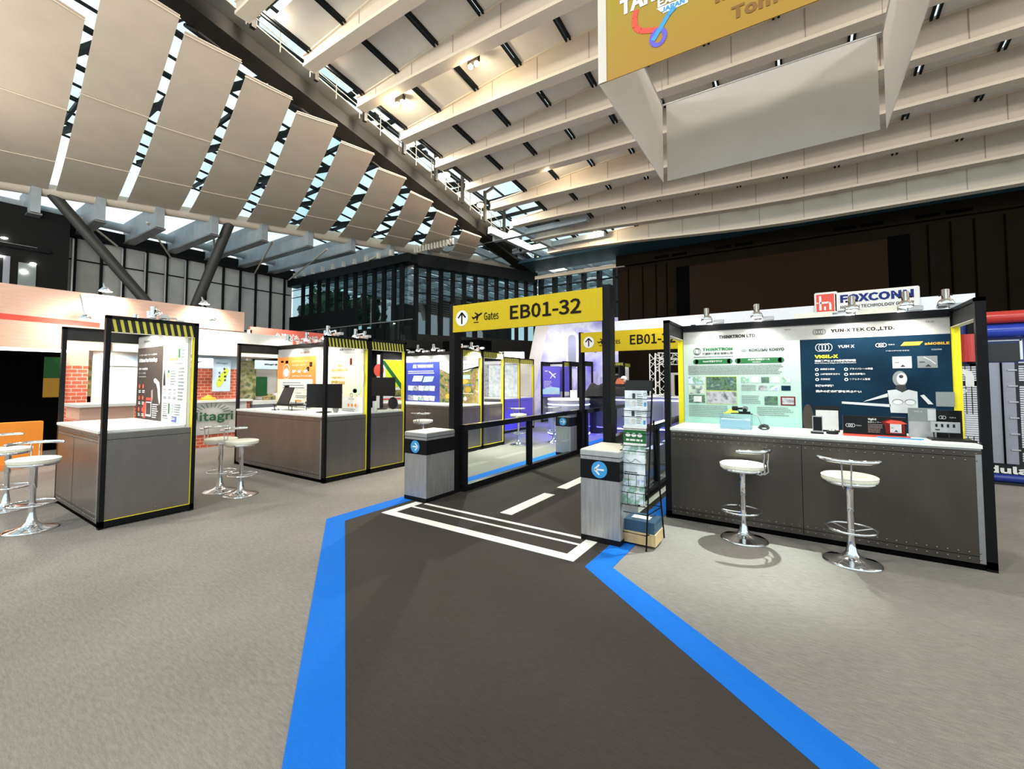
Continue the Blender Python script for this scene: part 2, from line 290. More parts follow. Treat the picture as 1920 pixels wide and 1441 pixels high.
class Face:
    """u runs to the reader's right, v is up; lift is the distance in front of the surface"""
    def __init__(s, o, u, v=(0, 0, 1)): s.o = Vector(o); s.u = Vector(u).normalized(); s.v = Vector(v).normalized(); s.n = s.u.cross(s.v); s.art = MB(); s.let = MB()
    def p(s, u, v, l=0): return s.o + s.u * u + s.v * v + s.n * l
    def poly(s, pts, m, l=.003, mb=None):
        mb = mb or s.art; n = len(pts); vs = [s.p(a, b_, l) for a, b_ in pts] + [s.p(a, b_, l - .0015) for a, b_ in pts]
        mb.add(vs, [tuple(range(n)), tuple(range(2 * n - 1, n - 1, -1))] + [(i, n + i, n + (i + 1) % n, (i + 1) % n) for i in range(n)], m); return s
    def rect(s, u0, v0, u1, v1, m, l=.003): return s.poly([(u0, v0), (u1, v0), (u1, v1), (u0, v1)], m, l)
    def disc(s, u, v, r, m, l=.0042, n=28, ry=None): return s.poly([(u + r * math.cos(2 * math.pi * i / n), v + (ry or r) * math.sin(2 * math.pi * i / n)) for i in range(n)], m, l)
    def line(s, pts, w, m, l=.004):
        for (a, b_), (c, d) in zip(pts, pts[1:]):
            L = math.hypot(c - a, d - b_) or 1e-6; nx, ny = -(d - b_) / L * w / 2, (c - a) / L * w / 2
            s.poly([(a - nx, b_ - ny), (c - nx, d - ny), (c + nx, d + ny), (a + nx, b_ + ny)], m, l)
        return s
    def ring(s, u, v, r, w, m, l=.004, n=24, ry=None):
        ry = ry or r; return s.line([(u + r * math.cos(2 * math.pi * i / n), v + ry * math.sin(2 * math.pi * i / n)) for i in range(n + 1)], w, m, l)
    def text(s, t, u, v, h, m='ink black', w=None, bold=0.0, l=.005, al='l'):
        vs, fs = glyphs(t, bold)
        if not vs: return s
        x0 = min(a for a, _ in vs); x1 = max(a for a, _ in vs); y0 = min(b_ for _, b_ in vs); y1 = max(b_ for _, b_ in vs)
        sy = h / max(1e-6, y1 - y0); sx = (w / (x1 - x0)) if w else sy; W_ = (x1 - x0) * sx
        u -= {'l': 0, 'c': W_ / 2, 'r': W_}[al]
        s.let.add([s.p(u + (a - x0) * sx, v + (b_ - y0) * sy, l) for a, b_ in vs], fs, m); return s
    def lines(s, u, v, w, n, pitch, h, m='ink grey', seed=1, l=.004, ragged=.25):
        """n rows of small print too small to read"""
        rr = random.Random(seed)
        for i in range(n):
            x = u; end = u + w * (1 - ragged * rr.random())
            while x < end - h:
                L = min(end - x, h * rr.uniform(1.2, 5)); s.rect(x, v - i * pitch, x + L, v - i * pitch + h, m, l); x += L + h * .45
        return s
    def build(s, parent, art='printed_artwork', let='lettering'):
        a = s.art.build(art, parent) if s.art.v else None; b_ = s.let.build(let, parent) if s.let.v else None; return a, b_
# ================================================================ FLOOR
struct(MB().box((-40, -6, -.1), (20, 45, 0), 'grey carpet').build('floor'), 'light grey streaked exhibition carpet across the whole hall', None)
t = MB().prism([(.9, -.6), (2.2, .62), (-1.6, 3.63), (-1.6, 22), (-4.5, 22), (-4.5, 3.2)], 0, .004, 'charcoal carpet').build('carpet_runner')
tag(t, 'charcoal carpet runway widening from the gate towards the viewer', 'carpet')
t = MB().prism([(.67, -.8), (.9, -.6), (-4.48, 3.2), (-4.5, 22), (-4.72, 22), (-4.72, 3.12)], 0, .006, 'blue carpet').build('carpet_stripe')
tag(t, 'bright blue carpet stripe edging the charcoal runway beside the left gate pedestal', 'carpet stripe')
t = MB().prism([(2.2, .62), (2.42, .78), (-1.41, 3.72), (-1.41, 22), (-1.62, 22), (-1.62, 3.6)], 0, .006, 'blue carpet').build('carpet_stripe')
tag(t, 'bright blue carpet stripe edging the runway under the brochure rack', 'carpet stripe')
b_ = MB()
for (x0, y0, x1, y1) in ((-4.37, 3.64, -1.75, 3.765), (-4.37, 3.765, -4.245, 4.22), (-1.875, 3.765, -1.75, 4.22)): b_.box((x0, y0, .004), (x1, y1, .0075), 'white tape')
tag(b_.build('floor_marking'), 'thick white bracket taped on the runway in front of the gate', 'floor marking')
tag(MB().box((-4.24, 4.02, .004), (-1.88, 4.06, .0072), 'white tape').build('floor_marking'), 'thin white line taped right inside the thick bracket', 'floor marking')
tag(MB().box((-4.2, 4.2, .004), (-1.9, 4.25, .0072), 'white tape').build('floor_marking'), 'thin white line taped between the two gate pedestals', 'floor marking')
for i, y in enumerate((4.46, 5.97, 7.48, 8.99, 10.5, 12.0)):
    tag(MB().box((-3.14, y, .004), (-2.97, y + 1.12, .0075), 'white tape').build('floor_marking'),
        ['nearest white centre dash painted on the runway just past the gate', 'second white centre dash on the runway, partly behind the right pedestal', 'white centre dash far down the runway hidden past the right pedestal'][min(i, 2)], 'floor marking', 'centre dashes of the runway' )
tag(MB().box((-1.78, 4.9, .004), (-1.7, 9.0, .0072), 'white tape').build('floor_marking'), 'white edge line on the runway seen behind the brochure rack', 'floor marking')

# ================================================================ HALL WALLS
XL = -31.5
# left wall: grey panels between mullions
struct(MB().box((XL - .3, 5.33, 0), (XL, 17.6, 9.1), 'wall panel grey').build('wall_left'), 'tall wall of pale grey panels at the left end of the hall')
ys = [5.33, 5.96, 6.99, 7.92, 8.94, 9.9, 10.9, 11.94, 12.95, 13.99, 14.99, 16.0, 17.0]
for i, y in enumerate(ys):
    b_ = MB().box((XL, y - .05, 0), (XL + .16, y + .05, 9.1), 'mullion')
    if i in (1, 3, 4, 5, 6): b_.box((XL + .1, y - .14, 0), (XL + .2, y - .07, 9.0), 'aluminium')
    struct(b_.build('trim_1'), 'dark vertical mullion on the grey panel wall', 'mullions of the grey panel wall')
b_ = MB().box((XL, 5.33, 7.93), (XL + .05, 17.5, 8.0), 'mullion').box((XL, 5.33, 5.0), (XL + .05, 17.5, 5.07), 'mullion'); struct(b_.build('trim_2'), 'thin dark horizontal joint along the grey panel wall')
struct(MB().box((XL - .4, 5.2, 9.1), (XL + .4, 17.6, 9.75), 'wall dark').build('trim_3'), 'dark fascia band above the grey panel wall')
# dark glazed block at the far left
b_ = MB().box((-33, -6, 0), (-29.4, 5.36, 9.6), 'wall dark'); struct(b_.build('wall_left_block'), 'black glazed building block at the far left')
g_ = MB()
for (y0, y1, z0, z1, m) in ((3.75, 4.3, 5.0, 7.0, 'ink grey'), (3.3, 3.5, 5.2, 7.2, 'counter grey'), (2.6, 3.1, 5.0, 5.7, 'grey metal'), (3.4, 4.2, 4.4, 4.75, 'grey metal'), (3.1, 4.3, 7.75, 7.8, 'grey metal')): g_.box((-29.38, y0, z0), (-29.34, y1, z1), m)  # the panes' dim light is put into plain grey colours
struct(g_.build('window_5'), 'dim lit panes low on the black glazed block')
for (x, y) in ((8, 446), (62, 494), (45, 509), (1, 480)):
    p = on_x(x, y, -29.3); tag(MB().ball(p, .07, 'lamp glow', 8, (.5, 1.6, .7)).build('wall_lamp'), 'small bright lamp glinting in the black glazed block', 'lamp', 'small lamps in the black glazed block')
for z in (4.7, 7.6): struct(MB().box((-29.5, -3, z), (-29.2, 4.7, z + .15), 'mullion').build('trim_4'), 'dark floor edge line across the black glazed block', 'floor edges of the black block')
struct(MB().box((-29.45, 2.3, 4.55), (-29.05, 5.4, 4.75), 'mullion').build('trim_5'), 'small dark canopy sticking out of the black block')

# glazed wall A (trees behind), lower part a dark storey with glass balcony
YA = 17.6
struct(MB().box((XL, YA, 0), (-19.2, YA + .4, 4.9), 'wall dark').build('wall_back_left'), 'black storey below the tall window')
struct(MB().box((XL, YA - .35, 8.55), (-18.7, YA + .4, 9.05), 'mullion').build('trim_6'), 'dark eave above the tall window')
wx = [-29.9, -28.9, -27.9, -26.9, -25.9, -24.9, -23.9, -22.95, -22.0, -21.1, -20.2, -19.5]
for x in wx: struct(MB().box((x - .14, YA - .12, 3.4), (x + .12, YA + .05, 8.6), 'mullion').build('trim_7'), 'deep black fin of the tall window', 'fins of the tall window')
struct(MB().box((XL, YA + .1, 4.9), (-19.2, YA + .14, 8.6), 'dark glass').build('window_1'), 'tall dark tinted window with trees behind it')
b_ = MB()
for z in (7.75, 8.3): b_.box((XL, YA, z), (-19.2, YA + .06, z + .04), 'mullion')
struct(b_.build('trim_8'), 'thin transoms across the tall window')
tag(MB().box((-31, 14.7, 3.6), (-15.6, 14.74, 4.6), 'clear glass').box((-31, 14.69, 4.6), (-15.6, 14.75, 4.64), 'grey metal').build('glass_balustrade'), 'long frameless glass balustrade below the tall window', 'balustrade')
struct(MB().box((-31.4, 14.6, 3.2), (-15.6, 17.6, 3.6), 'wall dark').build('trim_9'), 'black balcony edge under the glass balustrade')
struct(MB().box((-31.4, 15.6, 0), (-13.5, 16.0, 3.2), 'wall dark').build('wall_under_balcony'), 'black wall under the balcony')
b_ = MB()
for i in range(9): b_.box((-29.6 + i * .62, YA - .1, 5.0), (-29.2 + i * .62, YA - .05, 5.75), 'wall panel grey')  # reflection of doors shaped as pale grey panels
struct(b_.build('door_reflection'), 'row of pale panels standing in for reflected doors behind the balustrade')
struct(MB().box((-31.4, YA - .2, 4.2), (-23.4, YA - .12, 6.3), 'mullion').build('trim_10'), 'dark solid panel at the lower left of the tall window')
tag(MB().ball(on_y(530, 585, 17.2), .14, 'lamp glow', 10).build('globe_lamp'), 'round white globe lamp in front of the dark storey', 'lamp')
# glazed wall B, from the protruding corner back to the right wall
A0, B0 = Vector((-19.0, 18.2, 0)), Vector((-15.5, 26.3, 0)); dB = (B0 - A0); nB = 11
struct(MB().obox(A0 + Vector((0, 0, 2.2)), B0 + Vector((0, 0, 2.2)), .3, 4.4, 'wall dark').build('wall_back_middle'), 'black lower wall running back from the glazed corner')
for i in range(nB + 1):
    p = A0 + dB * (i / nB); struct(MB().box((p.x - .09, p.y - .12, 3.2), (p.x + .09, p.y + .12, 8.7), 'mullion').build('trim_11'), 'black mullion of the receding glazed wall', 'mullions of the receding glazed wall')
struct(MB().obox(A0 + Vector((0, 0, 8.85)), B0 + Vector((0, 0, 8.85)), .6, .75, 'mullion').build('trim_12'), 'dark eave of the receding glazed wall')
b_ = MB()
for z in (6.9, 7.9): b_.obox(A0 + Vector((0, 0, z)), B0 + Vector((0, 0, z)), .08, .06, 'mullion')
struct(b_.build('trim_13'), 'thin transoms of the receding glazed wall')
struct(MB().obox(A0 + Vector((-.1, 0, 6.4)), B0 + Vector((-.1, 0, 6.4)), .04, 4.2, 'dark glass').build('window_2'), 'dark tinted glazing of the receding wall')
b_ = MB()
for i in range(14): b_.box((-18.9 + i * .23, 17.9, 9.2), (-18.82 + i * .23, 18.0, 9.55), 'light beige')
for i in range(10): b_.box((-30.5 + i * 1.15, YA - .5, 9.05), (-30.3 + i * 1.15, YA - .35, 9.4), 'light beige')
struct(b_.build('trim_14'), 'short pale stub posts along the glazed eaves')
# the world behind the windows
for i, (px_, py_, y, r_) in enumerate(((640, 590, 24, 1.8), (685, 585, 27, 1.9), (612, 575, 29, 2.4), (722, 632, 25, 1.2), (585, 600, 24, 1.4))):
    q = on_y(px_, py_, y); x, z = q.x, q.z
    root = thing('tree', ['leafy green tree behind the middle of the tall window', 'leafy green tree beside the white building outside', 'tall green tree behind the left half of the tall window', 'low green tree at the foot of the white building', 'green tree at the far left behind the tall window'][i], 'tree', (x, y, 0))
    rr = random.Random(i); b_ = MB()
    for k in range(260):
        a, e = rr.uniform(0, 6.28), rr.uniform(-1.2, 1.5); d = r_ * rr.uniform(.5, 1.05); c = Vector((x + d * math.cos(a) * math.cos(e), y + d * math.sin(a) * math.cos(e), z + d * math.sin(e) * 1.1)); q = .35 * rr.uniform(.6, 1.3)
        n_ = Vector((rr.uniform(-1, 1), rr.uniform(-1, 1), rr.uniform(-1, 1))).normalized(); u_ = n_.orthogonal().normalized(); w_ = n_.cross(u_)
        b_.add([c + u_ * q, c + w_ * q * .6, c - u_ * q, c - w_ * q * .6], [(0, 1, 2, 3)], 'tree green')
    b_.ball((x, y, z), r_ * .75, 'tree green', 12); b_.build('crown', root); MB().tube([(x, y, 0), (x, y, z)], .2, 'catwalk steel').build('trunk', root)
bd = thing('apartment_building', 'white multi-storey building seen through the tall window', 'building', (-39, 36, 0))
bx0, bx1 = on_y(700, 550, 33).x, on_y(746, 550, 33).x
b_ = MB().box((bx0, 33, 0), (bx1, 40, on_y(715, 548, 33).z), 'building white').build('wall', bd)
for (a, c, d, e) in ((706, 712, 558, 562), (718, 724, 556, 562), (700, 712, 590, 600), (720, 726, 590, 597), (734, 740, 570, 578)): p, q = on_y(a, e, 33), on_y(c, d, 33); MB().box((p.x, 32.9, p.z), (q.x, 33.0, q.z), 'ink black').build('window', bd)
tag(MB().box((bx1 + 1.2, 31, 0), (bx1 + 12, 38, on_y(760, 566, 31).z), 'wall dark').build('neighbouring_building'), 'dark slope-roofed building right of the white one outside', 'building')
# roof of the next hall seen through both glazed walls
b_ = MB()
for i in range(15): b_.obox((-34 + i * 1.5, 19.5, 10.2), (-31 + i * 1.5, 40, 8.8), .25, .4, 'beam grey')
for i in range(8): b_.box((-36, 20.5 + i * 2.4, 9.9 - i * .12), (-9, 20.8 + i * 2.4, 10.2 - i * .12), 'beam grey')
struct(b_.build('roof_beams_beyond'), 'pale grey roof girders beyond the glazed walls')
# right back wall: dark brown panelling
YR = 26.2
struct(MB().box((-15.5, YR + .6, 0), (-9.3, YR + .9, 4.6), 'wall dark').build('wall_back_low'), 'black low wall below the far corner window')
struct(MB().box((-15.4, YR + .5, 4.6), (-9.3, YR + .56, 8.9), 'dark glass').build('window_3'), 'tinted corner window at the end of the hall')
for x in (-15.2, -14.1, -13.0, -11.9, -10.8, -9.7): struct(MB().box((x - .1, YR + .2, 4.4), (x + .1, YR + .7, 9.1), 'mullion').build('trim_15'), 'black mullion of the corner window', 'mullions of the corner window')
b_ = MB()
for z in (6.6, 8.2): b_.box((-15.4, YR + .35, z), (-9.3, YR + .45, z + .1), 'mullion')
struct(b_.build('trim_16'), 'transoms of the corner window')
struct(MB().box((-9.4, YR, 0), (18, YR + .4, 8.75), 'wall brown').build('wall_back_right'), 'very dark brown panelled wall behind the right booths')
struct(MB().box((-9.4, YR - .3, 8.75), (18, YR + .4, 9.5), 'wall brown').build('trim_17'), 'dark brown bulkhead above the panelled wall')
struct(MB().box((-15.4, 23.9, 9.4), (18, YR + .4, 9.6), 'soffit blue').build('ceiling_soffit'), 'dark blue soffit behind the last roof beam')
struct(MB().box((-15.4, YR - .25, 8.72), (-8.9, YR, 8.95), 'beam edge').build('trim_18'), 'pale rail above the corner window')
tag(MB().box((-5.12, YR - .08, 3.0), (3.55, YR, 8.2), 'screen brown').build('projection_screen'), 'huge blank brown screen high on the dark back wall', 'screen')
for x0, x1, z1, lab in ((-5.85, -5.14, 8.25, 'black recess left of the big brown screen'), (3.57, 4.34, 8.3, 'black recess right of the big brown screen')): struct(MB().box((x0, YR - .05, 2), (x1, YR, z1), 'void black').build('trim_19'), lab)
for x in (-8.71, -7.82, -7.02, -6.4, 4.94, 5.67, 6.4, 7.3, 9.2, 11): struct(MB().box((x - .03, YR - .03, 2), (x + .03, YR, 8.6), 'void black').build('trim_20'), 'thin black joint in the dark panelling', 'joints of the dark panelling')
for x in (-6.6, -5.6, -3.3, -2.3, 2.0, 3.0, 4.9, 5.9): tag(MB().box((x - .4, YR - .34, 8.85), (x + .4, YR - .3, 9.0), 'void black').build('air_vent'), 'black slot vent high in the dark bulkhead', 'vent', 'slot vents of the bulkhead')

# ================================================================ ROOF
def bz(Y, X):                      # underside of a beam above the floor
    k = (Y - 7.6) / 2; s_ = min(1, max(0, (X + 12) / 13)); s_ = s_ * s_ * (3 - 2 * s_)
    return 1.65 + 10.93 - .128 * Y - s_ * max(.3, .1 * k - .15)
def tz(Y, X):                      # top of a beam: it deepens away from the catwalk
    s_ = min(1, max(0, (X + 12.9) / 8)); return bz(Y, X) + .4 + .6 * s_ * s_ * (3 - 2 * s_)
for k in range(-2, 9):
    Y = 7.6 + 2 * k; b_ = MB(); xs = [-12.9, -12.5, -11.5, -10, -8, -6, -4, -2, 0, 3, 7, 12, 16]
    for x0, x1 in zip(xs, xs[1:]):
        z0, z1 = bz(Y, x0), bz(Y, x1); t0, t1 = tz(Y, x0), tz(Y, x1)
        w = .16
        b_.add([(x0, Y - w, z0 + .1), (x1, Y - w, z1 + .1), (x1, Y + w, z1 + .1), (x0, Y + w, z0 + .1), (x0, Y - w, t0), (x1, Y - w, t1), (x1, Y + w, t1), (x0, Y + w, t0)], [(0, 3, 2, 1), (4, 5, 6, 7), (0, 1, 5, 4), (2, 3, 7, 6), (3, 0, 4, 7), (1, 2, 6, 5)], 'beam cream')
        w = .2; vs = [(x0, Y - w, z0), (x1, Y - w, z1), (x1, Y + w, z1), (x0, Y + w, z0), (x0, Y - w, z0 + .1), (x1, Y - w, z1 + .1), (x1, Y + w, z1 + .1), (x0, Y + w, z0 + .1)]
        b_.add(vs, [(0, 3, 2, 1), (4, 5, 6, 7), (0, 1, 5, 4), (2, 3, 7, 6), (3, 0, 4, 7), (1, 2, 6, 5)], 'beam edge')
    for x0, x1 in zip(xs, xs[1:]): b_.obox((x0, Y, tz(Y, x0) - .03), (x1, Y, tz(Y, x1) - .03), .44, .06, 'beam edge')
    x = -11.9
    while x < 15: b_.box((x - .012, Y - .168, bz(Y, x) + .1), (x + .012, Y - .158, tz(Y, x) - .07), 'mauve'); x += 1.75
    struct(b_.build('ceiling_beam'), 'cream fabric-clad roof beam, %s from the back wall' % (['last', 'second', 'third', 'fourth', 'fifth', 'sixth', 'seventh', 'eighth', 'ninth', 'tenth', 'eleventh'][8 - k]))
# fabric ceiling panels between the beams, dark twin bars between them
def cz(Y, X): return tz(Y, X) - .05
def slab(b_, x0, x1, ya, yb, dz, th, m):
    q = [(x0, ya), (x1, ya), (x1, yb), (x0, yb)]
    return b_.add([(x, y, cz(y, x) + dz) for x, y in q] + [(x, y, cz(y, x) + dz + th) for x, y in q], [(0, 3, 2, 1), (4, 5, 6, 7), (0, 1, 5, 4), (2, 3, 7, 6), (3, 0, 4, 7), (1, 2, 6, 5)], m)
for k in range(-2, 8):
    Y0 = 7.6 + 2 * k + .22; Y1 = Y0 + 1.56
    xs = [-12.55 + 1.75 * i for i in range(0, 17)]
    if k >= 4: xs = xs[1:]
    if k < 7:
        for i, (x0, x1) in enumerate(zip(xs, xs[1:])):
            struct(slab(MB(), x0 + .08, x1 - .08, Y0 + (.42 if k in (-2, -1) and i < 3 else 0), Y1, 0, .03, 'ceiling fabric').build('ceiling_panel'), 'white stretched fabric ceiling panel between two roof beams', 'fabric ceiling panels')
    for x in xs[:-1]:
        b_ = MB()
        for dx in (-.085, .04): slab(b_, x + dx, x + dx + .06, Y0, Y1 + .03, -.07, .09, 'mullion')
        struct(b_.build('ceiling_rail'), 'pair of black rails across a ceiling bay', 'black rails of the ceiling bays')
# glass roof above everything: grid and panes
def rz(Y): return 1.65 + 13.3 - .11 * Y
b_ = MB()
for i in range(15): x = -31.5 + i * 1.42; [b_.obox((x + d, -6, rz(-6)), (x + d, 28, rz(28)), .07, .1, 'mullion') for d in ((0, .2) if i % 2 else (0,))]
for i in range(22): x = -10.3 + i * 1.3; b_.obox((x, -6, rz(-6)), (x, 28, rz(28)), .1, .14, 'mullion')
for i in range(17): y = -5 + i * 2.0; b_.box((-31.5, y, rz(y) - .1), (17, y + .12, rz(y) + .1), 'mullion')
for i in range(10): y0 = -4 + i * 3; b_.obox((-30, y0, rz(y0) - .5), (-15, y0 + 4, rz(y0 + 4) - .5), .22, .22, 'mullion')
struct(b_.build('roof_glazing_bars'), 'black glazing bars of the glass roof')
struct(MB().add([(-31.8, -6, rz(-6) + .15), (17, -6, rz(-6) + .15), (17, 28, rz(28) + .15), (-31.8, 28, rz(28) + .15), (-31.8, -6, rz(-6) + .17), (17, -6, rz(-6) + .17), (17, 28, rz(28) + .17), (-31.8, 28, rz(28) + .17)], [(0, 3, 2, 1), (4, 5, 6, 7), (0, 1, 5, 4), (2, 3, 7, 6), (3, 0, 4, 7), (1, 2, 6, 5)], 'roof glass').build('window_roof'), 'glass roof over the hall with bright overcast sky')

# catwalk
P0, P1 = Vector((-13.2, -1.0, 12.7)), Vector((-15.45, 26.4, 9.15)); dC = (P1 - P0).normalized(); sC = Vector((0, 0, 1)).cross(dC).normalized() * -1   # sC points to +X
def cp(t, s_=0, h=0): return P0 + (P1 - P0) * t + sC * s_ + Vector((0, 0, h))
cw = thing('catwalk', 'long dark steel catwalk descending under the roof to the far corner', 'catwalk', P0)
MB().obox(cp(0, -.42, .25), cp(1, -.42, .25), .75, .5, 'catwalk steel').build('box_girder', cw)
MB().obox(cp(0, .2, .52), cp(1, .2, .52), .55, .05, 'rail grey').build('walkway', cw)
b_ = MB()
for h in (.55, 1.0): b_.tube([cp(0, .45, .3 + h * .8), cp(1, .45, .3 + h * .8)], .018, 'rail grey', 6)
b_.build('handrail', cw)
N = 26
for i in range(N):
    t = (i + .5) / N; MB().tube([cp(t, .45, .3), cp(t, .45, 1.2)], .02, 'rail grey', 6).build('rail_post', cw)
for i in range(13):
    t = (i + .3) / 13; b_ = MB().obox(cp(t, .62, .2), cp(t, .62, 1.9), .13, .13, 'catwalk steel').obox(cp(t, .62, 1.8), cp(t, 1.2, 2.0), .1, .12, 'catwalk steel'); b_.build('hanger', cw)
for i in range(7):
    t = .22 + i * .12; c = [cp(t, -.5, .1), cp(t, -1.25, .25), cp(t + .022, -.5, .1), cp(t + .022, -1.25, .25), cp(t, -.5, -.25), cp(t + .022, -.5, -.25)]
    b_ = MB()
    for a, q in ((0, 1), (2, 3), (1, 3), (0, 3), (1, 2), (4, 1), (5, 3), (4, 5)): b_.obox(c[a], c[q], .06, .06, 'catwalk steel')
    b_.build('side_bracket', cw)
for px_, py_ in ((475, 40), (583, 122), (678, 205), (766, 275), (833, 332), (898, 388), (955, 440), (1010, 484)):
    # floodlights standing on the catwalk edge: solve for the point of the catwalk line seen at that pixel
    kk = min(range(401), key=lambda k: ((cp(k / 400, .35, 1.15) - CAM).normalized() - ray(px_, py_).normalized()).length)
    p = cp(kk / 400, .35, 1.15)
    fl = thing('floodlight', 'glowing yellow-white floodlight on the catwalk, %s' % {475: 'nearest the top edge of the photo', 583: 'second along from the top', 678: 'third along from the top', 766: 'fourth along from the top', 833: 'fifth along from the top', 898: 'sixth along from the top', 955: 'seventh along from the top', 1010: 'last before the far corner'}[px_], 'floodlight', p, 0, 'floodlights on the catwalk')
    MB().box(p + Vector((-.16, -.16, -.02)), p + Vector((.16, .16, .14)), 'catwalk steel').build('housing', fl)
    MB().ball(p + Vector((.04, -.06, -.03)), .21, 'flood glow', 12, (1, 1, .6)).build('lens', fl)  # lens enlarged so its shape stands in for the lamp's glow
    MB().obox(p + Vector((0, 0, -.5)), p + Vector((0, 0, .0)), .04, .04, 'catwalk steel').build('bracket', fl)
    lamp('POINT', p + Vector((1.0, -.2, -.7)), None, 440, (1, .88, .72), .2)
for px_, py_, lab in ((888, 122, 'twin spot lamp on a black rail, nearest the golden banner'), (750, 193, 'twin spot lamp on a black rail above the catwalk floodlights'), (1029, 314, 'twin spot lamp on a black rail left of the white banner'), (1118, 435, 'twin spot lamp glowing in the glazed bay by the last beam')):
    Yk = {888: 10.2, 750: 10.2, 1029: 16.0, 1118: 22.6}[px_]; p = on_y(px_, py_, Yk)
    sl = thing('spot_lamp', lab, 'spot lamp', p)
    for d in (-.12, .12):
        MB().ball(p + Vector((d, 0, 0)), .085, 'small flood glow', 10).build('bulb', sl)
    lamp('POINT', p + Vector((0, -.15, -.2)), None, 75, (1, .82, .55), .08)
    MB().box(p + Vector((-.2, -.06, .08)), p + Vector((.2, .06, .3)), 'catwalk steel').box(p + Vector((-.03, -.03, .3)), (p.x + .03, p.y + .03, max(p.z + .35, cz(p.y, p.x))), 'catwalk steel').build('bracket', sl)
# ring pipe under the left roof
def pipez(Y): return 10.5 - .036 * (Y - 4)
def pipe_at(Y): k = (Y - 4.45) / (26.6 - 4.45); return Vector((-29.0 + 13.2 * k, Y, pipez(Y)))
b_ = MB().tube([pipe_at(y) for y in (-3, 3, 9, 15, 21, 25.5)], .3, 'beam cream', 14); tag(b_.build('roof_pipe'), 'thick cream pipe along the lower edge of the fabric sails', 'pipe')
def on_pipe(x, y):
    lo, hi = -6, 30
    best = min((pj_x(pipe_at(lo + (hi - lo) * i / 900), x), i) for i in range(901))[1]
    return pipe_at(lo + (hi - lo) * best / 900)
def proj(p):
    v = Vector(p) - CAM; k = v.dot(fw); return (PX + FPX * v.dot(rt) / k, PY - FPX * v.dot(up) / k) if k > .2 else (1e6, 1e6)
def pj_x(p, x): return abs(proj(p)[0] - x)
def on_cat(x, y, drop=.55):
    best = (1e9, None)
    lo, hi = 5.0, 13.0
    z = 11.0
    for _ in range(8):
        p = on_z(x, y, z); z = 12.0 - .1295 * (p.y - 4.5) - drop
    return p
SA = [((-120, 310), (90, 350), (160, 32), (20, -60), 'leftmost, cut off by the photo edge'), ((103, 347), (218, 377), (338, 28), (200, -60), 'second from the left'), ((237, 370), (335, 397), (453, 112), (347, 57), 'third from the left'), ((353, 393), (440, 415), (548, 182), (462, 138), 'fourth from the left, ending above the slanted strut'),
      ((460, 408), (532, 430), (633, 233), (557, 207), 'fifth from the left'), ((553, 420), (607, 442), (702, 287), (640, 263), 'sixth from the left'), ((633, 433), (685, 455), (762, 333), (710, 313), 'seventh from the left'), ((710, 448), (755, 467), (812, 377), (770, 357), 'eighth from the left'), ((783, 453), (823, 468), (858, 410), (820, 393), 'ninth from the left, small'), ((840, 463), (880, 480), (902, 443), (867, 430), 'smallest, nearest the far corner')]
for (ll, lr, ur, ul, lab) in SA:
    a, b2, c, d = [on_pipe(*ll), on_pipe(*lr), on_cat(*ur), on_cat(*ul)]
    for q in (a, b2): q.z += .0
    def fn(s_, t, a=a, b2=b2, c=c, d=d):
        lo_ = a.lerp(b2, s_); hi_ = d.lerp(c, s_); q = lo_.lerp(hi_, t); sag = min(.45, (hi_ - lo_).length * .035)
        return q - Vector((0, 0, sag * 4 * t * (1 - t)))
    root = thing('fabric_sail', 'beige fabric ceiling sail, ' + lab, 'fabric sail', a, 0, 'fabric sails between pipe and catwalk')
    MB().grid(fn, 4, 14, 'sail fabric', .02).build('cloth', root)
    for t in (.01, .33, .66, .995):
        MB().tube([fn(-.02, t) - Vector((0, 0, .05)), fn(.5, t) - Vector((0, 0, .05)), fn(1.02, t) - Vector((0, 0, .03))], .014, 'beam edge', 6).build('batten', root)
# roof girders on the left side, outside the pipe
for k in range(-1, 9):
    Y = 4.1 + 1.95 * k; p = pipe_at(Y + .6); b_ = MB(); z = p.z - .45
    if p.x > -19.5 and Y > 17: continue
    b_.box((-31.4, Y - .16, 9.25), (p.x + .1, Y + .16, z + .55), 'beam grey'); b_.box((-31.4, Y - .22, 9.2), (p.x + .1, Y + .22, 9.28), 'grey metal')
    struct(b_.build('ceiling_girder'), 'pale grey girder from the wall to the cream pipe', 'girders left of the pipe')
struct(MB().tube([(-30.4, -3, 9.9), (-30.4, 17, 9.9)], .22, 'beam grey', 12).build('trim_21'), 'pale duct above the grey panel wall')
for k in range(7):
    Y = 5.3 + 2.4 * k; p = pipe_at(Y); tag(MB().tube([(p.x - .2, Y, p.z - .75), (-31, Y + 2.2, 9.0)], .05, 'beam edge', 6).build('tie_rod'), 'thin pale tie rod beneath the left girders', 'tie rod', 'tie rods beneath the left girders')
vb = on_x(339, 640, -27.5)
for px_, lab in ((92, 'long slanted dark steel strut rising to the left'), (432, 'dark steel strut rising to the right under the fourth sail')):
    p = min((pipe_at(-2 + i * .05) for i in range(560)), key=lambda q: abs(proj(q)[0] - px_))
    d = (p - vb); tag(MB().tube([vb - d * (vb.z / max(.1, d.z)) * 0 + Vector((0, 0, 0)), p], .24, 'strut steel', 14).build('roof_strut'), lab, 'strut')
tag(MB().tube([(vb.x, vb.y, 0), vb], .3, 'strut steel', 14).build('strut_footing'), 'dark column carrying the two slanted struts behind the wooden wall', 'column')

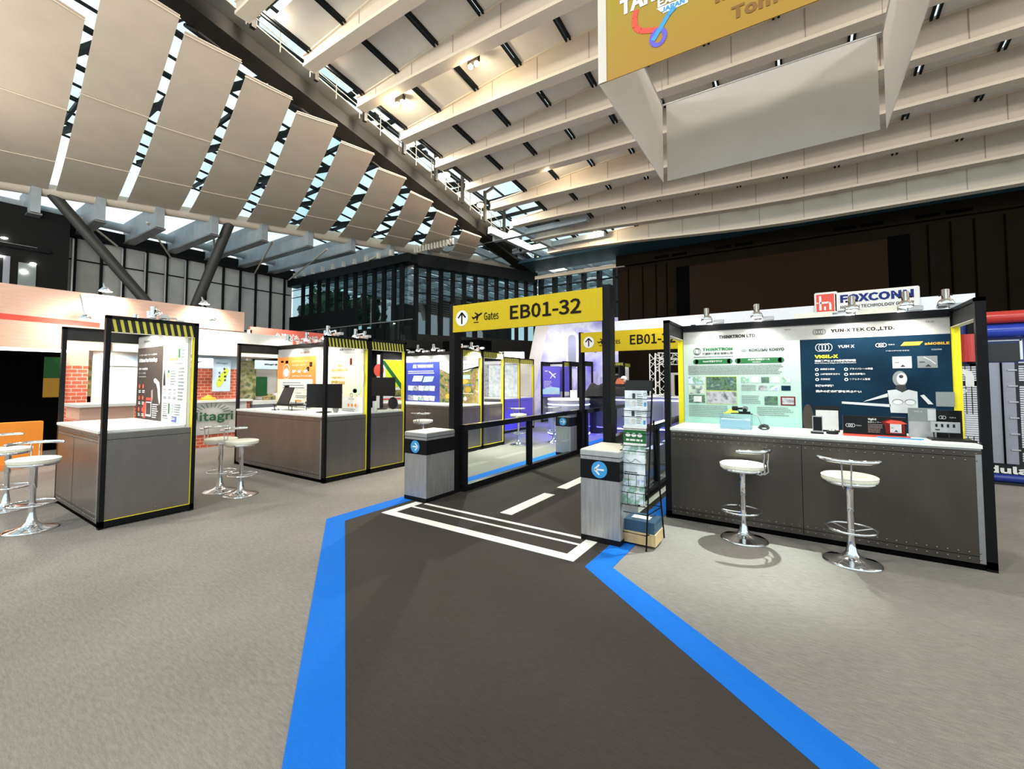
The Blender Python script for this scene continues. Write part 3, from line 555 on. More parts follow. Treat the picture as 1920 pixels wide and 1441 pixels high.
# ================================================================ HANGING BANNER
bn = thing('hanging_banner', 'square hanging fabric banner, golden face in front and blank white sides', 'banner', (-.6, 8.7, 6.5))
NL, NR, FR, FL = (-2.62, 6.54), (1.5, 6.62), (1.52, 10.76), (-2.66, 10.70)
def sheet(nm, a, c, m, inset=0):
    a = Vector((a[0], a[1], 0)); c = Vector((c[0], c[1], 0)); d = (c - a).normalized(); a = a + d * inset; c = c - d * inset
    return MB().obox(a + Vector((0, 0, 7.45)), c + Vector((0, 0, 7.45)), .015, 1.9, m).build(nm, bn)
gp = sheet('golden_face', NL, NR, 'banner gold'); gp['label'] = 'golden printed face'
sheet('side_cloth', NL, FL, 'banner white'); sheet('side_cloth', NR, FR, 'banner white'); sheet('back_cloth', FL, FR, 'banner white', .1)
b_ = MB()
for a, c in ((NL, NR), (NR, FR), (FR, FL), (FL, NL)): b_.tube([(a[0], a[1], 8.42), (c[0], c[1], 8.42)], .025, 'aluminium', 8)
b_.build('hanging_frame', bn)
MB().obox((NL[0] - .01, NL[1] - .02, 7.45), (NL[0] + .13, NL[1] - .017, 7.45), .005, 1.9, 'banner white').build('white_margin', bn)
b_ = MB()
for c in (NL, NR, FR, FL): b_.tube([(c[0], c[1], 8.4), (c[0], c[1], 11.2)], .006, 'grey metal', 5)
b_.build('suspension_wire', bn)
F = Face((NL[0], NL[1] - .012, 6.5), (NR[0] - NL[0], NR[1] - NL[1], 0))
F.text('TAIWAN', .36, .98, .26, 'white print', w=1.1, bold=.02); F.poly([(.93, .84), (1.03, .72), (1.38, .72), (1.4, .82)], 'white print'); F.text('EXPO', .95, .84, .13, 'white print', w=.45, bold=.02, l=.007)
F.text('JAPAN', 1.0, .735, .075, 'sign blue', l=.008, w=.34, bold=.015)
F.line([(.62, .97), (.59, .85), (.6, .7), (.68, .6), (.8, .55), (.95, .5)], .085, 'red'); F.line([(1.2, .74), (1.1, .66), (.98, .5), (.87, .36)], .07, 'sign blue', .006); F.ring(.95, .38, .1, .065, 'purple print', .005, ry=.12)
F.text('Tomorrow', 1.95, .18, .19, 'bronze print', w=1.3, bold=.015); F.text('Innovate', 1.75, .52, .2, 'bronze print', w=1.3, bold=.015)
F.build(bn)
# ================================================================ EXHIBITION BOOTHS
HT, HB, CT = 2.385, 2.2, 1.085
def end_frame(x, y0, y1, out, parent, stripes=True, lower='steel panel', yel=True, n=12, ytop=False):
    """a steel frame standing across the end of a booth; out = +1/-1, the side (in x) facing away from the booth"""
    w = .045; xa, xb = x - .035, x + .035
    for (ya, yb) in ((y0, y0 + w), (y1 - w, y1)): MB().box((xa, ya, 0), (xb, yb, HT), 'black metal').build('post', parent)
    MB().box((xa, y0, HT - .035), (xb, y1, HT), 'black metal').build('top_rail', parent); MB().box((xa, y0, .02), (xb, y1, .085), 'black metal').build('bottom_rail', parent)
    xo = x + out * .036
    h = MB().box((x - .02, y0 + w, HB), (x + .02, y1 - w, HT - .035), 'dark grey board')
    if stripes:
        L = y1 - y0 - 2 * w; s_ = L / n
        for i in range(n):
            a = y0 + w + i * s_ + s_ * .08; z0_, z1_ = HB + .003, HT - .04; k = s_ * .42; dy = -s_ * .5
            q = [(a + k - dy * 1, z0_), (a - dy, z0_), (a, z1_), (a + k, z1_)]
            q = [(a + s_ * .4, z0_), (a + s_ * .4 + k, z0_), (a + k, z1_), (a, z1_)]
            xs_ = x + out * .0215; vs = [(xs_, y, z) for y, z in q] + [(x + out * .019, y, z) for y, z in q]
            h.add(vs, [(0, 1, 2, 3), (7, 6, 5, 4), (0, 4, 5, 1), (1, 5, 6, 2), (2, 6, 7, 3), (3, 7, 4, 0)], 'hazard yellow')
    h.build('hazard_header' if stripes else 'header_board', parent)
    if lower: 
        b_ = MB().box((x - .015, y0 + w, .085), (x + .015, y1 - w, CT - .035), lower)
        for z in (1.0, .96, .13):
            k = 0
            for k in range(int((y1 - y0 - .16) / .07)): b_.ball((x + out * .016, y0 + .09 + k * .07, z), .006, 'rivet steel', 6)
        b_.box((x + out * .014, y0 + w, .978), (x + out * .0165, y1 - w, .983), 'black metal')
        b_.build('side_panel', parent)
    if yel:
        b_ = MB().box((xa, y1 - w - .004, .085), (xb, y1 - w, HB), 'yellow').box((xa, y0 + w, .085), (xb, y1 - w, .089), 'yellow').box((xa, y0 + w, HB - .006), (xb, y1 - w, HB), 'cream vinyl')
        b_.build('yellow_lining', parent)
def booth(name, label, x0, x1, y0, y1, wall, hazL=False, hazR=True, low='steel panel', zone='white print', yl=True):
    """x0..x1 wide, y0..y1 deep; wall: y of the back wall's front face or None"""
    t = thing(name, label, 'exhibition booth', ((x0 + x1) / 2, (y0 + y1) / 2, 0))
    end_frame(x0, y0, y1, -1, t, hazL, low, yl); end_frame(x1, y0, y1, 1, t, hazR, low, yl)
    if wall is not None:
        MB().box((x0 + .04, wall, .02), (x1 - .04, wall + .03, HT - .08), zone).build('back_wall', t)
        MB().box((x0 + .03, wall - .02, HT - .08), (x1 - .03, wall + .05, HT), 'black metal').build('top_beam', t)
    return t
def counter(label, x0, x1, y0, y1, front, m='steel panel', seams=(.5,), top='white laminate', rows=True, overhang=.02):
    """a riveted steel counter; front = -1 (towards the viewer) or +1"""
    yf = y0 if front < 0 else y1
    t = thing('display_counter', label, 'counter', ((x0 + x1) / 2, (y0 + y1) / 2, 0))
    MB().box((x0 + .04, y0 + .015, .0), (x1 - .04, y1 - .015, .055), 'void black').build('plinth', t)
    b_ = MB().box((x0 + .035, y0, .055), (x1 - .035, y1, CT - .035), m); b_.build('body', t)
    b_ = MB().bbox((x0 + .03, y0 - (overhang if front < 0 else 0), CT - .033), (x1 - .03, y1 + (overhang if front > 0 else 0), CT), top, .004); b_.box((x0 + .04, yf - .012 if front < 0 else yf, CT - .05), (x1 - .04, yf if front < 0 else yf + .012, CT - .034), 'grey metal'); b_.build('countertop', t)
    yy = yf + front * .0015; W_ = x1 - x0 - .07; b_ = MB()
    def q(xa, za, xb, zb): b_.box((xa, min(yy, yf), za), (xb, max(yy, yf), zb), 'black metal')
    q(x0 + .04, .975, x1 - .04, .98); q(x0 + .04, .115, x1 - .04, .12)
    for s_ in seams: xx = x0 + .035 + W_ * s_; q(xx - .003, .06, xx + .003, .98)
    b_.box((x1 - .075, yf + front * .004 if front < 0 else yf, .06), (x1 - .037, yf if front < 0 else yf + front * .004, 1.0), 'grey metal')
    b_.build('panel_joint', t)
    if rows:
        b_ = MB(); n_ = int(W_ / .068)
        for k in range(n_):
            xx = x0 + .07 + k * (W_ - .07) / (n_ - 1)
            for z in (1.005, .945, .145, .09): b_.lathe([(.009, 0), (.008, .004), (.004, .007), (0, .0075)], (xx, yf, z), 'rivet steel', 8, (0, front, 0))
        b_.build('rivets', t)
    return t
def arm_spot(x, y, z, label, d=(0, -1), power=26, col=(1, .97, .9), on=True, L=.22, tgt=None, group=None):
    """chrome spotlight on an arm clamped to a booth's top beam; d = horizontal direction of the arm"""
    dv = Vector((d[0], d[1], 0)).normalized(); p = Vector((x, y, z)); h = p + dv * L + Vector((0, 0, .06))
    t = thing('arm_spotlight', label, 'spotlight', p, 0, group)
    MB().box(p + Vector((-.04, -.03, 0)), p + Vector((.04, .03, .05)), 'chrome').box(p + Vector((.05, -.03, .01)), p + Vector((.17, .03, .055)), 'device silver').build('clamp', t)
    MB().tube([p + Vector((0, 0, .05)), p + Vector((0, 0, .09)), h + Vector((0, 0, .02))], .012, 'chrome', 8).build('arm', t)
    b_ = MB().lathe([(.02, .13), (.032, .125), (.032, .03), (.05, .02), (.065, -.01), (.068, -.03), (.06, -.032)], h, 'chrome', 20)
    for s_ in (-1, 1): b_.ball(h + Vector((s_ * .045, 0, .07)), .012, 'black metal', 8); b_.tube([h + Vector((0, 0, .07)), h + Vector((s_ * .045, 0, .07))], .005, 'black metal', 6)
    b_.build('lamp_head', t)
    MB().lathe([(.056, -.031), (.04, -.038), (0, -.041)], h, 'lamp glow' if on else 'cool white', 20).build('lens', t)
    if on: lamp('SPOT', h + Vector((0, 0, -.06)), tgt or (h.x - dv.x * .25, h.y - dv.y * .25, 0), power, col, .05, 135, .6)
    return t

# ---- right booth (nearest, two companies)
RX0, RX1, RY0, RY1 = -1.345, 1.345, 5.44, 6.24
rb = booth('exhibition_booth', 'open black-framed booth on the right with green and navy posters', RX0, RX1, RY0, RY1, 6.19, True, True, 'dark steel panel')
rb_front = 6.188
F = Face((RX0 + .04, rb_front, 0), (1, 0, 0)); Wd = RX1 - RX0 - .08
MB().box((RX0 + .04, rb_front - .002, 2.13), (RX1 - .04, rb_front, HT - .08), 'name board grey').build('name_board', rb)
F.text('THINKTRON LTD.', .44, 2.19, .045, 'sign ink', w=.43, bold=.018); F.ring(.335, 2.215, .022, .005, 'ink black'); F.rect(.29, 2.178, .38, 2.186, 'ink grey')
F.text('EB-10', 1.17, 2.255, .018, 'ink black'); F.text('YUN-X TEK CO.,LTD.', 1.62, 2.19, .05, 'sign ink', w=.56, bold=.018)
for i in range(4): F.ring(1.475 + i * .024, 2.215, .024, .005, 'ink black', ry=.03)
F.text('EB-08', 2.43, 2.255, .018, 'ink black')
F.build(rb, 'logo_print', 'name_lettering')
po = MB().box((RX0 + .04, rb_front - .006, CT), (RX0 + .04 + 1.32, rb_front - .002, 2.13), 'mint print').build('poster', rb); po['label'] = 'pale green company poster'
po2 = MB().box((RX0 + .04 + 1.32, rb_front - .006, CT), (RX1 - .04, rb_front - .002, 2.13), 'navy print').build('poster', rb); po2['label'] = 'dark navy poster with a white robot'
F = Face((RX0 + .04, rb_front - .006, 0), (1, 0, 0))
F.ring(.175, 2.035, .045, .006, 'ink black'); F.ring(.175, 2.035, .025, .005, 'ink black', ry=.035); F.text('THINKTRON', .24, 2.035, .042, 'dark green', w=.36, bold=.03); F.text('興創知能股份有限公司', .24, 1.985, .032, 'ink black', w=.36, bold=.01); F.lines(.13, 1.955, .48, 1, .02, .01, seed=3, ragged=0)
F.disc(.73, 2.03, .035, 'ink grey', ry=.018); F.text('KOKUSAI KOGYO', .785, 2.01, .038, 'ink black', w=.375, bold=.02)
for u0, u1, tt in ((.13, .59, 'GeoAI 防災クラウド'), (.63, 1.15, 'AI 水域可視化ツール')):
    F.rect(u0 + .02, 1.865, u1 - .02, 1.93, 'dark green'); F.disc(u0 + .025, 1.8975, .0325, 'dark green', .003); F.disc(u1 - .025, 1.8975, .0325, 'dark green', .003)
    F.text(tt, (u0 + u1) / 2, 1.885 + (.012 if 'AI 水' in tt else 0), .026, 'white print', al='c', bold=.01)
F.text('Aqua Watch', .82, 1.869, .018, 'white print', bold=.01)
F.lines(.06, 1.835, 1.18, 6, .021, .009, seed=5, ragged=.15)
F.rect(.06, 1.6, .26, 1.695, 'brochure photo'); F.rect(.06, 1.47, .26, 1.58, 'map photo'); F.rect(.06, 1.35, .26, 1.455, 'dark photo'); F.rect(.12, 1.365, .22, 1.44, 'white print', .005)
F.rect(.275, 1.515, .64, 1.7, 'lime'); F.rect(.28, 1.52, .635, 1.695, 'dark photo', .0045); F.rect(.275, 1.34, .64, 1.51, 'lime'); F.rect(.28, 1.345, .635, 1.505, 'grey photo', .0045)
for i in range(5): F.rect(.69 + i * .11, 1.62, .775 + i * .11, 1.69, ['brochure photo', 'cloudy print', 'dark photo', 'cloudy print', 'brochure photo'][i])
for i in range(3): F.rect(.88 + i * .12, 1.525, .975 + i * .12, 1.585, ['grey photo', 'brochure photo', 'navy print'][i])
F.lines(.69, 1.585, .17, 4, .02, .008, seed=8); F.lines(.69, 1.45, .22, 5, .022, .008, seed=9); F.rect(.94, 1.345, 1.08, 1.455, 'dark photo'); F.rect(1.11, 1.345, 1.26, 1.455, 'dark red', .003); F.rect(1.125, 1.36, 1.245, 1.44, 'grey photo', .005)
F.lines(.06, 1.31, .55, 7, .023, .009, seed=10); F.lines(.86, 1.31, .38, 5, .023, .009, seed=11)
F.build(po)
F = Face((RX0 + .04 + 1.32, rb_front - .006, 0), (1, 0, 0))
for i in range(4): F.ring(.185 + i * .03, 2.03, .033, .006, 'white print', ry=.043)
F.text('YUN X', .36, 2.018, .032, 'white print', w=.15, bold=.01)
F.text('VIGIL-X', .14, 1.905, .04, 'bright yellow', w=.22, bold=.03); F.text('非接触型エッジAI転倒検知器', .14, 1.862, .026, 'white print', w=.38, bold=.02); F.text('Non-Contact Edge-AI Fall Detection', .14, 1.84, .016, 'white print', w=.38, bold=.01)
for j, (a, b2) in enumerate((('高精度な検知', 'プライバシーの保護'), ('24時間常時見守り', '超低消費電力'), ('非接触型', 'リアルタイム警報'))):
    for i, s_ in enumerate((a, b2)): F.disc(.158 + i * .27, 1.775 - j * .058, .018, 'white print'); F.disc(.158 + i * .27, 1.775 - j * .058, .009, 'navy print', .006); F.text(s_, .19 + i * .27, 1.768 - j * .058, .022, 'white print', bold=.005)
F.text('転倒の守護神', .14, 1.572, .03, 'white print', bold=.03); F.text('黄金の救命時間を逃さない', .14, 1.508, .03, 'white print', w=.42, bold=.03)
for i in range(3): F.ring(.715 + i * .025, 2.035, .02, .005, 'white print')
F.text('YUN X', .80, 2.03, .014, 'white print'); F.poly([(.9, 2.02), (1.05, 2.02), (1.08, 2.06), (.93, 2.06)], 'orange ink'); F.rect(.94, 2.03, 1.03, 2.05, 'gold ink', .005); F.text('aMOBILE', 1.09, 2.02, .028, 'gold ink', w=.19, bold=.02)
F.text('PROPHESEE', .78, 1.963, .012, 'silver ink', w=.19); F.text('VISIONS', 1.14, 1.963, .016, 'silver ink')
for u0, m_ in ((.83, 'white print'), (1.03, 'ink grey')): F.rect(u0, 1.78, u0 + .155, 1.905, m_); F.rect(u0 + .015, 1.84, u0 + .055, 1.846, 'ink black', .005); F.poly([(u0 + .06, 1.795), (u0 + .105, 1.795), (u0 + .083, 1.82)], 'ink black', .005); F.line([(u0 + .05, 1.895), (u0 + .1, 1.86), (u0 + .14, 1.82)], .008, 'silver ink', .005)
# printed robot, chest and head with outstretched arms
F.disc(.885, 1.665, .06, 'ink grey', .004, ry=.085); F.disc(.9, 1.665, .042, 'silver ink', .005, ry=.062); F.disc(.895, 1.69, .018, 'ink black', .006); F.poly([(.855, 1.6), (.93, 1.6), (.94, 1.53), (.84, 1.53)], 'ink black', .0045)
F.poly([(.78, 1.54), (.85, 1.55), (.9, 1.52), (.95, 1.55), (1.02, 1.53), (1.02, 1.3), (.8, 1.3)], 'silver ink', .005); F.disc(.86, 1.42, .045, 'ink grey', .006, ry=.03); F.disc(.86, 1.415, .038, 'white print', .007, ry=.024); F.disc(.96, 1.42, .045, 'ink grey', .006, ry=.03); F.disc(.96, 1.415, .038, 'white print', .007, ry=.024)
F.poly([(.57, 1.41), (.6, 1.43), (.78, 1.51), (.78, 1.47)], 'silver ink', .005); F.poly([(.38, 1.41), (.8, 1.39), (.8, 1.36), (.38, 1.385)], 'silver ink', .005); F.poly([(1.04, 1.49), (1.07, 1.5), (1.14, 1.4), (1.1, 1.4)], 'silver ink', .005); F.rect(1.16, 1.38, 1.3, 1.53, 'ink grey', .004)
F.disc(.06, 1.2, .055, 'charcoal print', .003, ry=.17)
F.build(po2)
counter('long dark riveted steel counter with white top, nearest on the right', RX0, RX1, RY0, RY1 - .06, -1, 'dark steel panel', (.5,))
for i, (px_, lab) in enumerate(((1325, 'chrome arm spotlight above the pale green poster, left end of the booth top'), (1419, 'chrome arm spotlight above the right half of the green poster'), (1598, 'chrome arm spotlight below the big red-and-blue sign'), (1699, 'chrome arm spotlight above the robot poster'))):
    p = on_y(px_, 600, 5.98); arm_spot(p.x, 6.2, HT, lab, (0, -1), 11 if i == 0 else 20, (.93, 1, .95) if i < 2 else (1, .97, .92), True, .22)
p = on_y(1775, 590, 6.05); arm_spot(p.x, 6.2, HT, 'unlit arm spotlight at the right end of the right booth', (0, -1), 0, on=False, L=.14)
lamp('SPOT', (-.36, 5.76, HT + .04), (-.72, 4.72, 0), 420, (.86, 1, .93), .012, 58, .8)
for i, (a, c) in enumerate(((1340, 1352), (1490, 1560), (1603, 1680))):
    pa, pb = on_y(a, 600, 6.24), on_y(c, 600, 6.24)
    if i: tag(MB().box((pa.x, 6.16, HT), (pb.x, 6.26, HT + .06), 'cream vinyl').build('lighting_ballast'), ['', 'cream strip ballast lying on the booth top left of the red sign spotlight', 'cream strip ballast lying on the booth top right of the red sign spotlight'][i], 'ballast')

# ---- left row of booths (face +X), booth number one
L1 = booth('exhibition_booth', 'nearest left booth with black and white posters and hazard-striped frame', -8.4, -6.5, 1.5, 2.4, 2.32, False, True)
F = Face((-8.36, 2.318, 0), (1, 0, 0)); MB().box((-8.36, 2.314, 2.13), (-6.54, 2.318, 2.3), 'name board grey').build('name_board', L1)
F.text('AIRUSI TECHNOLOGY CO.,LTD.', .24, 2.2, .035, 'ink black', w=.38, bold=.01); F.poly([(.14, 2.19), (.2, 2.215), (.14, 2.24), (.165, 2.215)], 'ink black'); F.ring(1.05, 2.215, .02, .006, 'gold ink'); F.text('Co., Ltd.', 1.1, 2.2, .02, 'ink grey'); F.build(L1, 'logo_print', 'name_lettering')
pa = MB().box((-8.36, 2.312, CT), (-7.36, 2.316, 2.13), 'charcoal print').build('poster', L1); pa['label'] = 'dark poster with a hand reaching from a phone'
F = Face((-8.36, 2.312, 0), (1, 0, 0))
F.text('未来・感動ライフの創造と、オートメ―ション技術の融合', .08, 2.01, .025, 'white print', w=.7); F.text('AI Waves Your Data Sings', .08, 1.9, .075, 'white print', w=.72, bold=.05); F.text('感覚データの化学反応', .08, 1.8, .035, 'white print', w=.36, bold=.02); F.text('ストーリーの共鳴', .08, 1.74, .03, 'silver ink', w=.28); F.rect(.08, 1.7, .38, 1.705, 'white print')
for j in range(3):
    for i in range(2): F.disc(.13 + i * .15, 1.56 - j * .17, .03, 'red', ry=.035); F.text(str(1 + i + 2 * j), .125 + i * .15, 1.545 - j * .17, .03, 'white print', l=.007); F.lines(.1 + i * .15, 1.49 - j * .17, .1, 2, .025, .014, 'white print', seed=20 + i + 3 * j)
F.poly([(.3, 1.1), (.4, 1.1), (.42, 1.35), (.3, 1.3)], 'red', .0035); F.rect(.41, 1.36, .62, 1.4, 'red'); F.rect(.4, 1.13, .62, 1.34, 'white print'); F.rect(.425, 1.16, .6, 1.325, 'ink black', .0045)
F.poly([(.68, 1.66), (.74, 1.68), (.8, 1.66), (.9, 1.62), (.93, 1.5), (.95, 1.35), (.92, 1.3), (.86, 1.42), (.84, 1.52), (.78, 1.6), (.7, 1.62)], 'silver ink'); F.poly([(.6, 1.5), (.66, 1.52), (.67, 1.4), (.62, 1.3)], 'mauve'); F.lines(.66, 1.3, .22, 7, .03, .014, 'white print', seed=31)
F.build(pa)
pb = MB().box((-7.36, 2.312, CT), (-6.54, 2.316, 2.13), 'white print').build('poster', L1); pb['label'] = 'white poster with a standing woman and blue box'
F = Face((-7.36, 2.312, 0), (1, 0, 0))
F.text('HERE HEAR,', .2, 2.01, .05, 'ink grey', w=.26, bold=.02); F.text('ALWAYS HERE', .2, 1.91, .05, 'lime', w=.32, bold=.02); F.ring(.06, 2.0, .022, .006, 'lilac'); F.lines(.09, 2.0, .08, 2, .03, .012, seed=2); F.lines(.2, 1.87, .5, 1, .03, .012, seed=3); F.rect(.52, 1.95, .58, 2.07, 'dark green'); F.lines(.61, 2.04, .12, 3, .045, .013, seed=4)
F.disc(.075, 1.83, .016, 'mauve', ry=.025); F.poly([(.03, 1.58), (.04, 1.72), (.07, 1.81), (.1, 1.72), (.12, 1.58)], 'ink black'); F.rect(.14, 1.62, .24, 1.78, 'cream print'); F.disc(.19, 1.72, .03, 'taiwan green'); F.rect(.2, 1.75, .245, 1.79, 'dark green', .005)
F.lines(.28, 1.77, .18, 6, .035, .014, seed=6); F.lines(.54, 1.8, .2, 10, .045, .014, seed=7); 
for i, s_ in enumerate(('4-TTL', '1.28', '0.45')): F.text(s_, .05 + i * .17, 1.46, .04, 'ink grey', bold=.01); F.lines(.05 + i * .17, 1.52, .11, 1, .02, .012, seed=i); F.lines(.05 + i * .17, 1.42, .12, 2, .02, .01, seed=9 + i)
F.lines(.05, 1.33, .16, 7, .028, .01, seed=12); F.rect(.24, 1.2, .28, 1.34, 'dark green'); F.rect(.3, 1.22, .4, 1.33, 'grey photo'); F.lines(.44, 1.32, .22, 5, .032, .012, seed=13); F.rect(.36, 1.1, .52, 1.17, 'blue print'); F.lines(.37, 1.145, .12, 2, .02, .01, 'white print', seed=14, l=.006); F.rect(.57, 1.1, .61, 1.18, 'sky print'); F.lines(.05, 1.16, .2, 2, .03, .012, seed=15)
F.build(pb)
counter('brushed steel counter of the nearest left booth', -8.4, -6.5, 1.5, 2.3, -1, 'steel panel', (.43,))
for (x, y, lab, on) in ((-7.75, 2.32, 'arm spotlight on the nearest left booth, left of its striped frame', True), (-7.2, 2.32, 'arm spotlight on the nearest left booth, touching the corner post', True), (-6.5, 2.0, 'small black arm lamp on top of the nearest striped frame', False), (-6.95, 2.32, 'arm spotlight behind the right end of the nearest striped header', True)):
    arm_spot(x, y, HT, lab, (0, -1) if x < -6.6 else (-1, 0), 36, (1, .98, .95), on)

# ---- left row, booth number two (two back-to-back bays)
L2 = booth('exhibition_booth', 'second left booth with orange mascot poster and cream poster', -9.32, -6.4, 4.14, 5.0, 4.93, False, True)
F = Face((-9.28, 4.928, 0), (1, 0, 0)); MB().box((-9.28, 4.924, 2.13), (-6.44, 4.928, 2.3), 'name board grey').build('name_board', L2)
F.text('DORAL ISRAI INC.', .75, 2.19, .04, 'dark red', w=.45, bold=.01); F.text('EB-01', 1.28, 2.25, .02, 'ink grey'); F.text('Co., Ltd. 智慧 Technology', 1.9, 2.19, .045, 'ink black', w=.7, bold=.01); F.build(L2, 'logo_print', 'name_lettering')
pa = MB().box((-9.28, 4.922, CT), (-7.72, 4.926, 2.13), 'cream vinyl').build('poster', L2); pa['label'] = 'orange and white poster'
F = Face((-9.28, 4.922, 0), (1, 0, 0))
F.rect(.0, 1.68, 1.4, 2.13, 'orange print'); F.rect(1.3, 1.5, 1.4, 1.68, 'orange print'); F.rect(.12, 2.02, .22, 2.06, 'white print')
F.ring(.34, 1.83, .13, .012, 'white print', ry=.15); F.disc(.34, 1.81, .1, 'white print', .006, ry=.09); F.rect(.3, 2.0, .4, 2.06, 'ink black')
F.text('安心できるコミュニケーション', .55, 2.02, .04, 'cream print', w=.6); F.text('あなたの暮らしを支えます', .55, 1.94, .04, 'cream print', w=.5); F.text('見守・会話・応援。', .55, 1.8, .065, 'white print', w=.6, bold=.02); F.text('心身ケアロボットサービスのご案内', .55, 1.72, .035, 'white print', w=.7, bold=.01)
for a, c in ((1.18, 1.92), (1.08, 1.83)): F.rect(a, c, a + .09, c + .09, 'white print'); F.rect(a + .025, c + .02, a + .065, c + .07, 'ink black', .005)
F.rect(.15, 1.46, 1.2, 1.64, 'cream print'); F.rect(.16, 1.465, 1.19, 1.635, 'white print', .004); F.lines(.22, 1.59, .9, 3, .05, .02, seed=2, l=.006)
F.text('一般', .28, 1.37, .035, 'ink black'); F.text('Professional', .7, 1.38, .03, 'ink black'); F.lines(.7, 1.33, .5, 2, .035, .014, seed=5); F.rect(.68, 1.22, .92, 1.25, 'orange print'); F.rect(1.1, 1.22, 1.3, 1.25, 'orange print')
F.lines(.5, 1.19, .8, 4, .03, .013, seed=6)
for a, m_ in ((.72, 'mauve'), (1.08, 'pale blue print')): F.disc(a, 1.205, .02, 'ink black', ry=.03, l=.006); F.poly([(a - .05, CT + .01), (a - .03, 1.18), (a + .03, 1.18), (a + .05, CT + .01)], m_, .005)
F.build(pa)
pb = MB().box((-7.72, 4.922, CT), (-6.44, 4.926, 2.13), 'cream print').build('poster', L2); pb['label'] = 'cream yellow poster with a big pale circle'
F = Face((-7.72, 4.922, 0), (1, 0, 0))
F.disc(1.1, 1.7, .2, 'pale green print', ry=.32); F.rect(.0, CT, 1.28, 1.35, 'white print', .0025); F.ring(.6, 1.85, .3, .01, 'white print', ry=.26)
F.text('第3回', .56, 1.9, .04, 'orange ink', bold=.01); F.text('自然な温泉の体験', .6, 1.82, .045, 'orange ink', al='c', w=.5, bold=.01); F.text('北海道観測千人の', .55, 1.68, .04, 'gold ink', al='c', w=.42, bold=.01); F.text('定動360', .55, 1.57, .075, 'gold ink', al='c', w=.42, bold=.03)
F.rect(.1, 1.8, .17, 1.86, 'dark green'); F.rect(.9, 1.93, .96, 2.05, 'dark red'); F.ring(1.08, 1.55, .07, .018, 'ink black'); F.disc(1.06, 1.46, .06, 'sky print', ry=.04)
F.lines(.42, 1.47, .28, 2, .05, .02, seed=3); F.lines(.42, 1.34, .25, 2, .04, .018, seed=4); F.text('Favorite', .88, 1.3, .035, 'ink grey'); F.ring(.96, 1.38, .035, .01, 'ink grey')
for i in range(3): F.disc(.88 + i * .1, 1.2, .03, 'orange print')
F.lines(.7, 1.12, .4, 2, .03, .014, seed=8); F.build(pb)
L2b = booth('exhibition_booth', 'second bay of the second left booth, its back to the cream poster', -9.32, -6.4, 5.0, 5.86, None, False, True)
MB().box((-9.28, 4.962, .02), (-6.44, 4.99, HT - .08), 'white print').build('back_wall', L2b)
counter('long brown-reflecting steel counter under the orange poster', -9.32, -6.4, 4.14, 4.92, -1, 'steel panel', ())
counter('steel counter of the second bay, under the black monitor', -9.32, -6.4, 5.0, 5.86, 1, 'steel panel', (.5,), rows=False)
for (x, y, dv, lab, on) in ((-8.55, 4.95, (0, -1), 'arm spotlight over the left edge of the orange poster', True), (-7.9, 4.95, (0, -1), 'arm spotlight over the middle of the orange poster', True), (-7.3, 4.95, (0, -1), 'arm spotlight close left of the second striped frame', True), (-6.42, 4.35, (-1, 0), 'arm spotlight on top of the second striped frame, left end', True), (-6.42, 4.9, (-1, 0), 'arm spotlight on top of the second striped frame, at the shared post', True), (-6.8, 5.0, (0, 1), 'arm spotlight inside the second bay above the black monitor', True)):
    arm_spot(x, y, HT, lab, dv, 20, (1, .97, .88), on)
# ---- third left booth
L3 = booth('exhibition_booth', 'third left booth with blue and food-photo posters, behind the gate post', -9.12, -6.4, 7.52, 8.3, 8.24, False, True)
F = Face((-10.36, 8.238, 0), (1, 0, 0)); MB().box((-9.08, 8.234, 2.13), (-6.44, 8.238, 2.3), 'name board grey').build('name_board', L3)
F.text('TURING DRIVE INC.', 1.95, 2.19, .045, 'ink grey', w=.5); F.rect(1.78, 2.18, 1.86, 2.27, 'ink black'); F.text('EB-03', 2.55, 2.25, .02, 'ink grey'); F.build(L3, 'logo_print', 'name_lettering')
pa = MB().box((-9.08, 8.23, CT), (-7.7, 8.234, 2.13), 'blue print').build('poster', L3); pa['label'] = 'dark blue poster with pictures of driverless vehicles'
F = Face((-10.36, 8.23, 0), (1, 0, 0))
F.text('TURING DRIVE', 1.85, 1.98, .085, 'white print', w=.58, bold=.03); F.poly([(1.68, 1.98), (1.82, 1.98), (1.8, 2.07), (1.7, 2.07)], 'white print'); F.lines(1.5, 1.88, 1.0, 2, .05, .02, 'white print', seed=3)
F.poly([(1.65, 1.62), (2.0, 1.62), (2.07, 1.77), (1.72, 1.77)], 'pale blue print'); F.poly([(2.05, 1.6), (2.4, 1.62), (2.46, 1.75), (2.12, 1.75)], 'sky print')
for j in range(2):
    for i in range(5): F.poly([(1.5 + i * .2, 1.38 - j * .26), (1.68 + i * .2, 1.37 - j * .26), (1.7 + i * .2, 1.5 - j * .26), (1.5 + i * .2, 1.51 - j * .26)], ['cloudy print', 'grey photo', 'white print', 'brochure photo', 'cloudy print'][(i + j) % 5], .004 + .0005 * i)
F.build(pa)
pb = MB().box((-7.7, 8.23, CT), (-6.44, 8.234, 2.13), 'food photo').build('poster', L3); pb['label'] = 'photo poster of a supermarket vegetable display'
F = Face((-7.7, 8.23, 0), (1, 0, 0)); F.rect(0, 1.95, 1.26, 2.13, 'white print'); F.poly([(0, 1.95), (.3, 1.82), (.9, 1.86), (1.26, 1.99), (1.26, 1.95)], 'white print'); F.text('スマート農業 ・ 経営ソリューション', .1, 2.02, .06, 'ink black', w=1.05)
